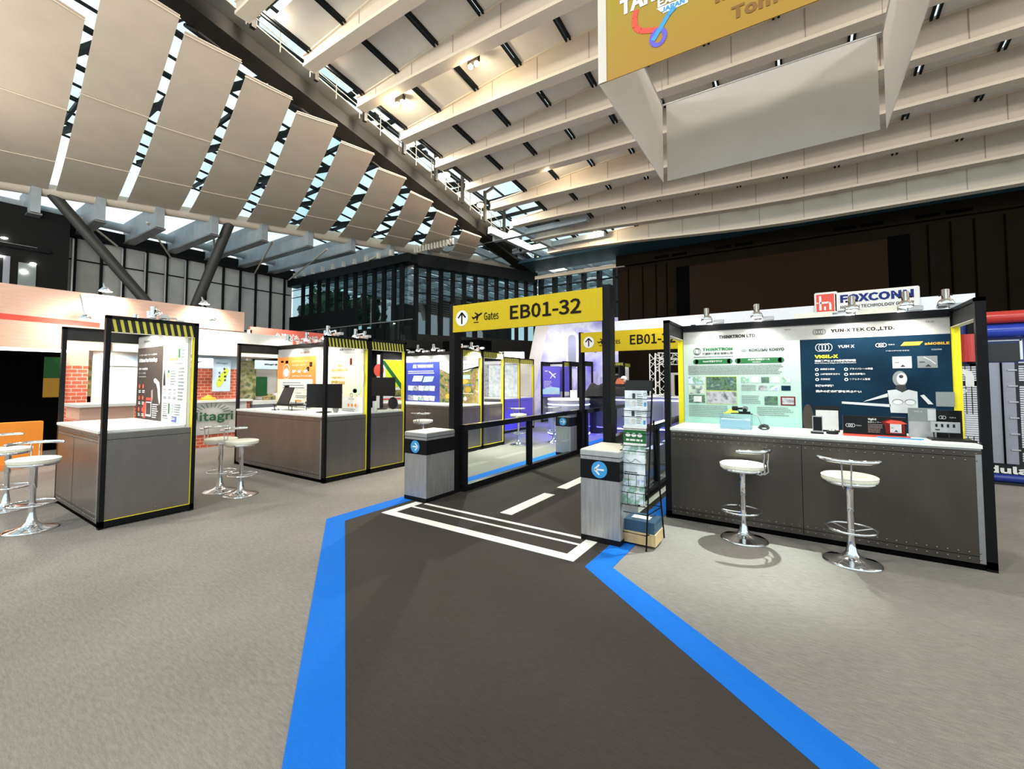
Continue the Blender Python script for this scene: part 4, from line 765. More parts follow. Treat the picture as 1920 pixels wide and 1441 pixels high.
F.rect(.62, 1.68, 1.0, 1.78, 'sky print'); F.disc(.65, 1.62, .3, 'orange ink', ry=.07); F.disc(.62, 1.42, .1, 'taiwan green', ry=.08); F.disc(.95, 1.42, .09, 'gold ink', ry=.07); F.rect(.45, 1.53, 1.1, 1.545, 'sign blue'); F.rect(.5, 1.32, 1.1, 1.335, 'white print'); F.disc(.55, 1.22, .13, 'lime', ry=.1); F.disc(.3, 1.25, .1, 'orange ink', ry=.06); F.disc(.85, 1.2, .05, 'white print')
F.build(pb)
L3b = booth('exhibition_booth', 'second bay of the third left booth with a built-in screen', -9.0, -6.4, 8.3, 9.22, None, False, True)
MB().box((-8.96, 8.275, .02), (-6.44, 8.3, HT - .08), 'white print').build('back_wall', L3b)
MB().box((-8.96, 9.17, .9), (-7.0, 9.2, 2.3), 'white print').build('side_poster', L3b)
F = Face((-8.96, 9.168, 0), (1, 0, 0)); F.text('TECO', 1.35, 2.14, .08, 'ink black', w=.3, bold=.04); F.lines(1.72, 2.19, .25, 2, .04, .02, seed=1); F.lines(1.2, 2.0, .7, 2, .06, .02, seed=2); F.rect(1.2, 1.62, 1.93, 1.92, 'screen black'); F.rect(1.35, 1.625, 1.6, 1.915, 'mauve', .005); F.rect(1.1, 1.15, 1.95, 1.55, 'cloudy print'); F.lines(1.3, 1.3, .6, 4, .06, .03, 'ink grey', seed=4, l=.006); F.build(L3b)
counter('steel counter under the blue poster, behind the left pedestal', -9.12, -6.4, 7.52, 8.22, -1, 'steel panel', (.62,), rows=False)
counter('steel counter of the third left booth, second bay', -9.0, -6.4, 8.32, 9.15, 1, 'steel panel', (), rows=False)
for (x, y, dv, lab) in ((-8.85, 8.26, (0, -1), 'arm spotlight over the dark blue poster'), (-7.75, 8.26, (0, -1), 'arm spotlight just left of the tall gate post'), (-6.42, 7.6, (-1, 0), 'arm spotlight on top of the third striped frame, left end'), (-6.42, 8.2, (-1, 0), 'arm spotlight on top of the third striped frame, at the shared post'), (-8.3, 8.26, (0, -1), 'arm spotlight over the right half of the dark blue poster')): arm_spot(x, y, HT, lab, dv, 24, (1, .98, .92))
lamp('SPOT', (-7.4, 8.8, 2.4), (-7.4, 9.1, 1.2), 20, (1, .98, .95), .05, 130)
lamp('SPOT', (-6.3, 8.1, 2.5), (-5.0, 7.7, 0), 520, (1, .93, .8), .03, 120, .3); lamp('SPOT', (-6.3, 9.0, 2.5), (-5.2, 10.2, 0), 300, (1, .93, .82), .03, 120, .3)
# ---- booths further on
def far_booth(label, x0, x1, y0, y1, wall, low, **k):
    return booth('exhibition_booth', label, x0, x1, y0, y1, wall, False, True, low, **k)
L4 = far_booth('fourth left booth with a grey cloudy poster and base coloured violet as if lit', -10.2, -7.65, 11.0, 11.95, 11.9, 'purple print');  # violet light on the base panels is put into their purple colour
F = Face((-10.16, 11.898, 0), (1, 0, 0)); F.rect(0, CT, 2.47, 2.2, 'grey photo'); F.rect(1.3, CT, 2.47, 2.15, 'cloudy print', .004); F.build(L4)
L4b = far_booth('empty beige bay behind the grey cloudy poster', -10.2, -7.75, 11.97, 13.0, 12.9, 'purple print', zone='light beige')  # base panels again coloured purple in place of violet light
counter('violet-lit counter of the fourth left booth', -10.2, -7.65, 11.0, 11.85, -1, 'counter grey', (), rows=False); counter('violet-lit counter of the empty beige bay', -10.2, -7.75, 11.98, 12.85, 1, 'counter grey', (), rows=False)
L5 = far_booth('far purple booth with an airplane poster', -8.5, -7.55, 14.9, 15.6, 15.55, 'counter grey', yl=False)
F = Face((-8.46, 15.548, 0), (1, 0, 0)); F.rect(.02, 1.2, .85, 2.2, 'purple print'); F.build(L5)
# its street-facing poster, read straight on
F = Face((-8.46, 14.9, 0), (.84, .55, 0)); 
p5 = MB().obox((-8.42, 14.86, 1.6), (-7.85, 15.23, 1.6), .02, 1.2, 'purple print').build('poster', L5)
F = Face((-8.415, 14.845, 0), (.839, .544, 0)); F.line([(.25, 2.0), (.5, 1.75)], .05, 'white print'); F.line([(.3, 1.72), (.38, 1.85), (.52, 1.92)], .035, 'white print', .005); F.lines(.05, 1.6, .3, 5, .06, .02, 'white print', seed=3); F.text('SKY', .08, 1.98, .06, 'white print', bold=.03); F.poly([(0, 1.1), (.66, 1.1), (.66, 1.35), (.3, 1.4), (0, 1.3)], 'sky print'); F.line([(.35, 1.1), (.6, 1.25)], .03, 'white print', .006); F.build(p5)
L5b = booth('exhibition_booth', 'far open black frame right of the airplane poster', -7.5, -6.9, 15.4, 16.2, None, False, False, None, yl=False)
L6 = booth('exhibition_booth', 'far white booth with striped header seen through the second gate', -6.6, -5.95, 17.2, 18.0, 17.9, False, True, 'counter grey', yl=False)
MB().box((-6.6, 17.18, HB), (-5.95, 17.2, HT), 'dark grey board').build('hazard_front', L6); F = Face((-6.6, 17.18, 0), (1, 0, 0))
for i in range(10): F.poly([(.03 + i * .062, HB), (.06 + i * .062, HB), (.04 + i * .062, HT - .02), (.01 + i * .062, HT - .02)], 'hazard yellow')
F.build(L6, 'hazard_stripes')

# ================================================================ GATES, BARRIERS AND PEDESTALS
def gate(y, xl, xr, zb, zt, label, pw=.1, zpost=2.78):
    t = thing('gate_sign', label, 'gate', ((xl + xr) / 2, y, 0))
    for x in (xl, xr): MB().box((x - pw / 2, y - .03, 0), (x + pw / 2, y + .12, zpost), 'black metal').build('post', t)
    sb = MB().box((xl + pw / 2 - .02, y - .045, zb), (xr - pw / 2 + .01, y - .005, zt), 'sign yellow').build('sign_board', t)
    W_ = xr - xl - pw; h = zt - zb; F = Face((xl + pw / 2, y - .046, zb), (1, 0, 0)); s_ = h / .395
    F.disc(.155 * s_, h * .5, .115 * s_, 'white print', .003); F.line([(.155 * s_, h * .5 - .085 * s_), (.155 * s_, h * .5 + .075 * s_)], .024 * s_, 'sign ink', .005)
    F.line([(.085 * s_, h * .5 + .005), (.155 * s_, h * .5 + .08 * s_), (.225 * s_, h * .5 + .005)], .024 * s_, 'sign ink', .005)
    u, v = .335 * s_, h * .5
    for pl in ([(0, .52), (.08, .56), (.18, .46), (.78, .74), (.92, .82), (1, .78), (.96, .68), (.82, .60), (.22, .33), (.14, .33)], [(.28, .84), (.37, .88), (.68, .68), (.54, .60)], [(.44, .44), (.47, .16), (.55, .19), (.66, .54)], [(.22, 0), (.66, 0), (.66, .07), (.22, .07)]):
        F.poly([(u + a * .19 * s_, v - .085 * s_ + c * .17 * s_) for a, c in pl], 'sign ink')
    F.text('Gates', .56 * s_, h * .5 - .06 * s_, .11 * s_, 'sign ink', w=.25 * s_, bold=.004); F.text('EB01-32', 1.0 * s_, h * .28, .19 * s_, 'sign ink', w=W_ - 1.0 * s_ - .26 * s_, bold=.008)
    F.build(sb); return t
gate(4.86, -4.28, -1.88, 2.355, 2.75, 'nearest gate sign with a yellow board hung across the runway')
gate(9.05, -4.13, -1.72, 2.28, 2.72, 'second gate sign with a yellow board, seen behind the nearest one', .08, 2.74)
def barrier(x, y0, y1, label, side):
    t = thing('glass_barrier', label, 'barrier', (x, (y0 + y1) / 2, 0)); ym = (y0 + y1) / 2 - .1
    MB().box((x - .05, y0, .0), (x + .05, y1, .1), 'black metal').build('bottom_rail', t); MB().box((x - .045, y0, .9), (x + .045, y1, .985), 'black gloss').build('top_rail', t)
    for y in (y0 + .03, ym, y1 - .04): MB().box((x - .04, y - .05, .1), (x + .04, y + .05, .9), 'black metal').build('post', t)
    for a, c in ((y0 + .08, ym - .05), (ym + .05, y1 - .09)): MB().box((x - .006, a, .1), (x + .006, c, .9), 'clear glass').build('glass_pane', t)
barrier(-4.2, 4.99, 9.0, 'black-framed glass barrier along the left side of the runway', -1); barrier(-1.88, 4.99, 9.0, 'black-framed glass barrier along the right side of the runway', 1)
barrier(-4.1, 9.2, 13.2, 'glass barrier continuing on the left beyond the second gate', -1); barrier(-1.75, 9.2, 13.2, 'glass barrier continuing on the right beyond the second gate', 1)
def pedestal(x0, x1, y0, y1, label, right):
    h = .93; t = thing('gate_pedestal', label, 'pedestal', ((x0 + x1) / 2, (y0 + y1) / 2, 0))
    MB().box((x0 + .0, y0 + .0, 0), (x1, y1, .06), 'black metal').build('plinth', t)
    MB().bbox((x0, y0, .06), (x1, y1, .64), 'brushed aluminium', .004).build('body', t)
    bd_ = MB().bbox((x0 - .002, y0 - .002, .64), (x1 + .002, y1 + .002, .835), 'black metal', .003).build('black_band', t)
    MB().box((x0, y0, .835), (x1, y1, .868), 'brushed aluminium').box((x0 + .006, y0 + .006, .868), (x1 - .006, y1 - .006, .876), 'black metal').bbox((x0 - .004, y0 - .004, .876), (x1 + .004, y1 + .004, h), 'aluminium', .006).build('cap', t)
    MB().bbox((x0 + .004, y0 + .004, h), (x1 - .004, y1 - .004, h + .006), 'cream vinyl', .003).build('top_pad', t)
    F = Face((x0, y0 - .003, .64), (1, 0, 0)); c = (x1 - x0) / 2; F.disc(c, .1, .085, 'sign blue'); s_ = 1 if right else -1
    F.line([(c - s_ * .05, .1), (c + s_ * .04, .1)], .018, 'white print', .005); F.line([(c + s_ * .0, .15), (c + s_ * .05, .1), (c + s_ * .0, .05)], .018, 'white print', .005); F.build(bd_, 'arrow_emblem'); return t
pedestal(-4.63, -4.21, 4.25, 4.82, 'metal gate pedestal with a right-pointing arrow', True); pedestal(-1.93, -1.51, 4.2, 4.78, 'metal gate pedestal with a left-pointing arrow', False)
pedestal(-4.55, -4.18, 8.6, 9.0, 'small metal pedestal at the left post of the second gate, behind glass', True)
pedestal(-1.66, -1.3, 8.6, 9.0, 'metal pedestal at the right post of the second gate', False)

# ================================================================ BAR STOOLS
def make_stool(label, loc, rz_, group):
    t = thing('bar_stool', label, 'bar stool', (0, 0, 0), 0, group)
    MB().lathe([(.225, 0), (.228, .006), (.2, .016), (.13, .03), (.075, .052), (.045, .09), (.034, .15), (.028, .2), (.026, .24)], (0, 0, 0), 'chrome', 40).build('base', t, True)
    MB().lathe([(.026, .22), (.026, .45), (.032, .455), (.032, .69)], (0, 0, 0), 'chrome', 20).build('pole', t, True)
    ring = [(.19 * math.cos(a), .19 * math.sin(a) + .03, .29) for a in [i * math.pi * 2 / 32 for i in range(32)]]
    MB().tube(ring, .011, 'chrome', 8, True).tube([(.0, 0, .27), (.15, .14, .29)], .007, 'chrome', 6).tube([(0, 0, .27), (-.15, .14, .29)], .007, 'chrome', 6).lathe([(.033, .255), (.033, .29)], (0, 0, 0), 'chrome', 16).build('footrest', t, True)
    MB().lathe([(.04, .68), (.15, .7), (.19, .705), (.205, .715), (.207, .73), (.2, .735)], (0, 0, 0), 'chrome', 40).build('seat_pan', t, True)
    b_ = MB().lathe([(.205, .733), (.212, .745), (.212, .77), (.204, .782), (.17, .788), (.03, .781), (0, .778)], (0, 0, 0), 'cream vinyl', 40); b_.tube([(.212 * math.cos(a), .212 * math.sin(a), .772) for a in [i * math.pi * 2 / 36 for i in range(36)]], .004, 'cream vinyl', 6, True); b_.build('seat', t, True)
    for s_ in (-1, 1): MB().tube([(s_ * .03, -.12, .705), (s_ * .03, -.22, .70), (s_ * .03, -.258, .735), (s_ * .032, -.25, .82), (s_ * .035, -.255, .93)], .007, 'chrome', 8).build('back_support', t, True)
    arc = [(.235 * math.sin(a), -.235 * math.cos(a) - .02, .935) for a in [R(-72 + 144 * i / 20) for i in range(21)]]
    b_ = MB().tube(arc, [.012] + [.019] * 19 + [.012], 'chrome', 10); b_.ball(arc[0], .014, 'chrome', 8).ball(arc[-1], .014, 'chrome', 8); b_.build('back_rail', t, True)
    t.location = loc; t.rotation_euler = (0, 0, rz_); return t
G_ = 'white-seated chrome bar stools'
s0 = make_stool('chrome bar stool at the right counter, its back rail turned to the right', (-.52, 5.15, 0), R(62), G_)
s0['group'] = G_
for (x, y, a, lab) in ((.36, 5.06, -8, 'chrome bar stool at the right counter with its back rail towards the viewer'), (-7.13, 1.1, -100, 'chrome bar stool nearest the left photo edge in front of the steel counter'), (-8.49, 1.08, -60, 'chrome bar stool half cut off by the left photo edge'), (-7.25, 3.02, -65, 'bar stool left of its twin before the second left booth'), (-6.76, 3.09, -62, 'bar stool overlapping its twin before the second left booth'),
                       (-6.05, 9.4, 10, 'bar stool seen through the glass barrier on bright floor'), (-6.9, 6.85, 20, 'bar stool half hidden behind the second left booth\'s right frame'), (-5.5, 10.3, 10, 'bar stool in front of the round glowing table')):
    dup(s0, (x, y, 0), R(a), lab)

# ================================================================ BROCHURE RACK beside the right pedestal
rk = thing('brochure_rack', 'black wire brochure rack standing beside the right gate pedestal', 'rack', (-1.4, 4.45, 0))
fl, fr, bl, br_ = Vector((-1.55, 4.26, 0)), Vector((-1.27, 4.25, 0)), Vector((-1.54, 4.72, 0)), Vector((-1.22, 4.72, 0)); tl, tr_ = Vector((-1.52, 4.47, 1.64)), Vector((-1.25, 4.47, 1.64))
for p in (fl, fr): MB().tube([p, tl if p is fl else tr_], .009, 'black metal', 8).build('leg', rk)
for p in (bl, br_): MB().tube([p, (tl if p is bl else tr_) + Vector((0, .02, -.4))], .009, 'black metal', 8).build('leg', rk)
MB().box((-1.52, 4.45, 1.54), (-1.25, 4.465, 1.65), 'dark grey board').build('header_board', rk)
for i, z in enumerate((1.34, 1.16, .99, .82, .6, .42)):
    k = z / 1.64; y = 4.255 + .21 * k; b_ = MB(); xa, xb = -1.555 + .03 * k, -1.265
    for zz_ in (z, z + .12): b_.tube([(xa, y + .03, zz_), (xa, y - .06, zz_), (xb, y - .06, zz_), (xb, y + .03, zz_)], .0035, 'black metal', 6)
    for s_ in ((.02, .1, .18, .26) if i > 3 else ()): b_.tube([(xa + s_, y - .06, z + .12), (xa + s_, y - .06, z), (xa + s_, y + .04, z)], .0028, 'black metal', 5)
    b_.build('wire_pocket', rk)
for z in (.33, .14): MB().tube([fl.lerp(tl, z / 1.64), fr.lerp(tr_, z / 1.64), (-1.23, 4.68, z), (-1.54, 4.68, z)], .006, 'black metal', 6, True).build('brace', rk)
for i, (z, hh, m_, lab) in enumerate(((1.345, .2, 'cloudy print', 'pale leaflet in the top pocket of the brochure rack'), (1.165, .2, 'cloudy print', 'pale leaflet in the second pocket of the brochure rack'), (.995, .19, 'white print', 'green leaflet with three white ovals in the rack'), (.825, .17, 'brochure photo', 'blue-green photo brochure in the fourth rack pocket'), (.605, .3, 'cloudy print', 'tall pale blue brochure in the fifth rack pocket'), (.425, .24, 'brochure photo', 'bluish flower brochure in the lowest rack pocket'))):
    k = z / 1.64; y = 4.235 + .21 * k; t = MB().box((-1.535 + .02 * k, y, z), (-1.29, y + .008, z + hh), m_).build('brochure'); tag(t, lab, 'brochure', 'brochures in the wire rack')
    F = Face((-1.535 + .02 * k, y, z), (1, 0, 0))
    if i < 2: F.rect(.08, .12, .11, .17, 'ink black'); F.rect(.08, .04, .11, .09, 'map photo'); F.lines(.13, .16, .06, 6, .022, .006, seed=i); F.ring(.21, .16, .015, .003, 'ink grey'); F.rect(.2, .04, .22, .08, 'sign blue')
    elif i == 2: F.rect(0, .02, .235, .15, 'dark green'); [F.disc(.05 + .06 * j, .1, .026, 'white print', .004, ry=.02) for j in range(3)]; F.lines(.03, .04, .18, 1, .02, .02, 'white print', seed=4, l=.006)
    elif i == 4: F.lines(.03, .12, .17, 2, .02, .008, 'ink black', seed=6); F.line([(.05, .25), (.1, .22), (.14, .26), (.2, .23)], .004, 'ink grey')
    F.build(t)
cb = MB().bbox((-1.53, 4.32, .03), (-1.2, 4.6, .145), 'cardboard', .004).build('cardboard_box'); tag(cb, 'flat brown cardboard box under the brochure rack', 'box')
for i in range(5): tag(MB().box((-1.525 + .003 * (i % 2), 4.325, .145 + i * .022), (-1.21 - .004 * (i % 2), 4.6, .167 + i * .022), 'blue box').build('catalogue'), 'glossy dark blue catalogue on the cardboard box, %s of its stack' % ['bottom', 'second from the bottom', 'middle one', 'second from the top', 'topmost'][i], 'catalogue', 'catalogues under the brochure rack')
tag(MB().box((-1.46, 4.4, .256), (-1.28, 4.5, .26), 'white print').build('leaflet'), 'white leaflet lying on the blue catalogues', 'leaflet')

# ================================================================ THINGS ON THE COUNTERS
z = CT
def place(px_, py_, Y): return on_y(px_, py_, Y)
# aquarium
ax0, ax1 = on_y(1350, 800, 5.62).x, on_y(1409, 800, 5.62).x
aq = thing('water_tank', 'small clear water tank with blue water on the right counter', 'tank', ((ax0 + ax1) / 2, 5.72, z))
b_ = MB()
for a, c in (((ax0, 5.6, z), (ax1, 5.605, z + .17)), ((ax0, 5.835, z), (ax1, 5.84, z + .17)), ((ax0, 5.6, z), (ax0 + .005, 5.84, z + .17)), ((ax1 - .005, 5.6, z), (ax1, 5.84, z + .17)), ((ax0, 5.6, z), (ax1, 5.84, z + .005))): b_.box(a, c, 'acrylic')
b_.build('glass_box', aq); MB().box((ax0 + .008, 5.608, z + .006), (ax1 - .008, 5.832, z + .11), 'water blue').build('water', aq)
tag(MB().add([(ax0 + .03, 5.78, z + .165), (ax0 + .2, 5.78, z + .165), (ax0 + .12, 5.8, z + .23), (ax0 + .08, 5.8, z + .22)], [(0, 1, 2, 3)], 'taiwan green').add([(ax0 + .03, 5.79, z + .165), (ax0 + .2, 5.79, z + .165), (ax0 + .12, 5.81, z + .23), (ax0 + .08, 5.81, z + .22)], [(3, 2, 1, 0)], 'taiwan green').box((ax0 + .02, 5.74, z + .17), (ax0 + .22, 5.83, z + .176), 'taiwan green').build('leaf_ornament'), 'bright green leaf-like sheet lying over the water tank', 'ornament')
dv = thing('sensor_device', 'black sensor head mounted over the water tank', 'sensor', (ax0 + .2, 5.72, z + .17))
cx_ = ax0 + .21
MB().box((cx_ - .1, 5.69, z + .172), (cx_ + .12, 5.76, z + .18), 'plastic black').box((cx_ - .02, 5.7, z + .18), (cx_ + .1, 5.75, z + .2), 'plastic black').build('mount', dv)
MB().lathe([(.03, 0), (.035, .03), (.03, .05)], (cx_ - .06, 5.72, z + .21), 'plastic black', 16).lathe([(.022, 0), (.022, .06)], (cx_ + .05, 5.7, z + .22), 'plastic black', 16, (0, -1, 0)).box((cx_ - .09, 5.69, z + .225), (cx_ + .07, 5.75, z + .245), 'plastic black').lathe([(.03, 0), (.03, .02)], (cx_ + .055, 5.68, z + .24), 'grey metal', 16, (0, -1, 0)).build('camera_head', dv)
MB().tube([(cx_ - .02, 5.72, z + .2), (cx_ - .03, 5.71, z + .24), (cx_ + .02, 5.7, z + .25)], .006, 'grey metal', 6).build('hose', dv)
ac = MB().box((ax1 + .02, 5.7, z), (ax1 + .12, 5.8, z + .16), 'acrylic').build('acrylic_box'); tag(ac, 'empty clear acrylic box right of the water tank', 'box')
b_ = MB(); c = on_y(1432, 790, 5.68)
pts = []
for i in range(60): a = i * .75; pts.append((c.x + .045 * math.cos(a) * (1 + .3 * math.sin(i)), 5.68 + .02 * math.sin(a * 1.3), z + .008 + .03 * (1 + math.sin(a)) * (1 - i / 90)))
b_.tube(pts, .0045, 'plastic black', 6); b_.tube([(c.x - .02, 5.7, z + .02), (c.x - .04, 5.72, z + .1), (c.x - .06, 5.72, z + .16), (c.x - .1, 5.72, z + .17)], .005, 'ink grey', 6); tag(b_.build('cable_coil'), 'tangled black cable beside the acrylic box', 'cable')
tag(MB().box((c.x + .05, 5.66, z), (c.x + .16, 5.7, z + .02), 'cream vinyl').build('wooden_block'), 'small pale block right of the tangled cable', 'block')
# phone-like black display and white tablet
p = on_y(1533, 800, 5.66)
d_ = thing('display_stand', 'black upright phone-shaped display on the right counter', 'display', (p.x, 5.66, z)); MB().box((p.x - .06, 5.61, z), (p.x + .05, 5.71, z + .015), 'plastic black').build('foot', d_); MB().box((p.x - .045, 5.655, z + .012), (p.x + .045, 5.675, z + .185), 'device silver').box((p.x - .038, 5.653, z + .03), (p.x + .038, 5.656, z + .175), 'screen black').build('screen', d_)
p = on_y(1549, 800, 5.9)
d_ = thing('display_stand', 'white-screened display with a black frame behind the phone-shaped one', 'display', (p.x, 5.9, z)); MB().box((p.x - .1, 5.9, z), (p.x + .12, 5.93, z + .28), 'plastic black').build('frame', d_); MB().box((p.x - .09, 5.895, z + .02), (p.x + .11, 5.9, z + .235), 'white print').build('screen', d_)
p = on_y(1560, 800, 5.72); tag(MB().lathe([(.05, 0), (.055, .01), (.045, .03), (.02, .035)], (p.x, 5.7, z), 'plastic black', 20).lathe([(.035, .035), (.03, .045), (0, .05)], (p.x, 5.7, z), 'chrome', 20).build('round_sensor'), 'round black and chrome puck in front of the white display', 'sensor')
p0, p1 = on_y(1580, 800, 5.72).x, on_y(1701, 800, 5.62).x
bx = thing('product_box', 'black and red product box standing on a red tray', 'box', ((p0 + p1) / 2, 5.68, z)); MB().box((p0 - .0, 5.6, z), (p1 + .02, 5.74, z + .018), 'red').build('red_tray', bx); pf = MB().box((p0, 5.66, z + .018), (p1, 5.7, z + .2), 'screen black').build('front_panel', bx)
F = Face((p0, 5.66, z + .018), (1, 0, 0)); w_ = p1 - p0
for i in range(3): F.ring(.04 + i * .02, .085, .017, .004, 'white print')
F.text('YUN X', .105, .08, .012, 'white print'); F.text('Vigil-X', .2, .14, .026, 'white print', bold=.02); F.text('転倒センサー', .2, .118, .016, 'white print'); F.lines(.2, .1, .12, 6, .015, .005, 'mauve', seed=3)
F.poly([(.3, .13), (.36, .16), (w_ - .03, .15), (w_ - .01, .1), (w_ - .01, .02), (.34, .02), (.33, .1)], 'dark red', .002); F.poly([(.33, .13), (.38, .155), (.46, .145), (.5, .12), (.4, .11)], 'red', .003); F.rect(.37, .03, .455, .115, 'silver ink', .005); F.rect(.378, .075, .395, .079, 'ink black', .007); F.poly([(.4, .04), (.43, .04), (.415, .058)], 'ink black', .007); F.build(pf)
p0 = on_y(1705, 800, 5.8).x
bx = MB().box((p0, 5.82, z), (p0 + .2, 5.85, z + .29), 'device silver').build('product_card'); tag(bx, 'upright silver and black card right of the product box', 'card'); F = Face((p0, 5.82, z), (1, 0, 0)); F.rect(0, .16, .2, .29, 'ink grey'); F.text('VIGIL-X', .04, .25, .014, 'white print'); F.rect(.14, .17, .2, .28, 'silver ink', .004); F.build(bx)
bx = MB().box((p0 + .21, 5.9, z), (p0 + .4, 5.93, z + .27), 'screen black').build('product_card'); tag(bx, 'upright black card with ring logo at the right end', 'card'); F = Face((p0 + .21, 5.9, z), (1, 0, 0))
for i in range(2): F.ring(.04 + i * .02, .2, .015, .004, 'white print')
F.text('YUN X', .1, .195, .012, 'white print'); F.build(bx)
tb = thing('circuit_module', 'silver perforated module on a bent stand, right end of the counter', 'module', (p0 + .26, 5.68, z)); MB().box((p0 + .12, 5.58, z), (p0 + .42, 5.78, z + .014), 'plastic black').build('tablet_base', tb)
b_ = MB().box((p0 + .14, 5.7, z + .07), (p0 + .34, 5.72, z + .17), 'device silver')
for i in range(4): b_.box((p0 + .17 + i * .04, 5.697, z + .12), (p0 + .185 + i * .04, 5.7, z + .15), 'screen black')
b_.box((p0 + .17, 5.697, z + .09), (p0 + .2, 5.7, z + .1), 'screen black'); b_.build('module_plate', tb); MB().tube([(p0 + .16, 5.72, z + .08), (p0 + .16, 5.7, z + .012), (p0 + .26, 5.66, z + .012), (p0 + .26, 5.72, z + .08)], .007, 'plastic black', 6).build('bent_stand', tb)
b_ = MB(); c = on_y(1690, 815, 5.58).x
b_.tube([(c - .18, 5.6, z + .005), (c - .1, 5.57, z + .005), (c - .02, 5.6, z + .005), (c + .08, 5.56, z + .005), (c + .16, 5.59, z + .005)], .007, 'lamp blue', 6).tube([(c - .16, 5.57, z + .005), (c - .04, 5.55, z + .005), (c + .04, 5.58, z + .005), (c + .14, 5.555, z + .005)], .006, 'lamp blue', 6); tag(b_.build('lanyard'), 'blue lanyard lying on the right counter edge', 'lanyard')
# second left booth: laptop on riser, two monitors, mug
lp = thing('laptop', 'open laptop on a black riser, back of its lid to the viewer', 'laptop', (-8.15, 4.5, z + .1))
MB().add([(-8.35, 4.42, z + .12), (-7.95, 4.42, z + .12), (-7.9, 4.5, z + .43), (-8.24, 4.5, z + .43), (-8.35, 4.435, z + .12), (-7.95, 4.435, z + .12), (-7.9, 4.515, z + .43), (-8.24, 4.515, z + .43)], [(0, 1, 2, 3), (7, 6, 5, 4), (0, 4, 5, 1), (1, 5, 6, 2), (2, 6, 7, 3), (3, 7, 4, 0)], 'plastic black').build('lid', lp); MB().box((-8.35, 4.42, z + .1), (-7.92, 4.7, z + .12), 'plastic black').build('keyboard_base', lp)
rs = thing('laptop_riser', 'low black riser with folding legs under the laptop', 'riser', (-8.15, 4.55, z)); MB().box((-8.45, 4.4, z + .085), (-7.8, 4.72, z + .1), 'plastic black').build('shelf', rs)
for x in (-8.43, -7.82):
    for y in (4.42, 4.7): MB().tube([(x, y, z), (x, y, z + .09)], .008, 'plastic black', 6).build('leg', rs)
tag(MB().box((-8.22, 4.5, z + .43), (-8.12, 4.53, z + .47), 'plastic black').lathe([(.018, 0), (.018, .03)], (-8.17, 4.5, z + .45), 'plastic black', 12, (0, -1, 0)).build('web_camera'), 'small black web camera clipped on the laptop lid', 'camera')
tag(MB().tube([(-8.3, 4.3, z + .01), (-8.22, 4.33, z + .02), (-8.16, 4.28, z + .01), (-8.1, 4.34, z + .02), (-8.2, 4.36, z + .03)], .008, 'plastic black', 6).build('cable'), 'short black cable in front of the laptop riser', 'cable')
def monitor(xa, ya, xb, yb, z0, z1, label, back=False):
    t = thing('monitor', label, 'monitor', ((xa + xb) / 2, (ya + yb) / 2, z)); a, c = Vector((xa, ya, (z0 + z1) / 2)), Vector((xb, yb, (z0 + z1) / 2)); d = (c - a).normalized(); n_ = Vector((d.y, -d.x, 0)); mid = (a + c) / 2
    MB().obox(a, c, .03, z1 - z0, 'plastic black').build('casing', t); MB().obox(a + n_ * .0165 + d * .01, c + n_ * .0165 - d * .01, .003, z1 - z0 - .02, 'screen black').build('screen', t)
    MB().obox(Vector((mid.x, mid.y, z)) - n_ * .03, Vector((mid.x, mid.y, (z0 + z1) / 2)) - n_ * .03, .06, .02, 'plastic black', n_).build('neck', t); MB().lathe([(.13, 0), (.13, .01), (.04, .02)], (mid.x, mid.y, z), 'plastic black', 24).build('foot', t); return t
monitor(-7.38, 4.45, -6.62, 4.62, z + .08, z + .5, 'black monitor on the second left counter, cut by the striped frame post')
mb_ = monitor(-7.2, 5.6, -6.5, 5.7, 1.345, 1.706, 'black monitor seen through the second bay frame')
tag(MB().lathe([(.04, 0), (.04, .18), (.034, .185), (.034, .0)], (-6.459, 5.2, z), 'white laminate', 20).build('tumbler'), 'tall white tumbler on the second bay counter', 'cup')
tag(MB().ball((-6.62, 5.76, z + .12), .12, 'cloth black', 12, (1, .6, 1)).build('bag'), 'black rounded bag right of the second bay monitor', 'bag')
tag(MB().lathe([(.03, 0), (.05, .06), (.045, .1)], (-6.78, 4.62, z), 'grey metal', 12).build('metal_cup'), 'small grey metal holder at the monitor edge', 'holder')
# ================================================================ WOODEN-FRONTED PAVILION ON THE LEFT (faces +X)
XP = -12.3
pv = thing('wooden_pavilion', 'large pink-wood fronted pavilion with red stripe at the far left', 'pavilion', (XP - 1, 2.5, 0))
MB().box((XP - .3, -2.5, 2.94), (XP, 5.6, 3.46), 'wood pink').box((XP - .3, -2.5, 2.27), (XP, 2.9, 2.94), 'wood pink').build('wooden_fascia', pv)
MB().add([(XP + .004, -2.5, 2.86), (XP + .004, 2.75, 2.76), (XP + .004, 2.75, 2.86), (XP + .004, -2.5, 2.99), (XP, -2.5, 2.86), (XP, 2.75, 2.76), (XP, 2.75, 2.86), (XP, -2.5, 2.99)], [(0, 1, 2, 3), (7, 6, 5, 4), (0, 4, 5, 1), (1, 5, 6, 2), (2, 6, 7, 3), (3, 7, 4, 0)], 'red').build('red_stripe', pv)
MB().box((XP - .28, -2.5, 2.22), (XP - .01, 2.4, 2.27), 'white glow').build('lit_edge', pv)  # lit cream edge: its light is put into a glowing material
MB().box((XP - .3, 2.32, 1.95), (XP - .0, 2.6, 2.27), 'wood pink').box((XP - .3, 2.32, .1), (XP, 2.6, 1.95), 'red brick').build('brick_pillar', pv)
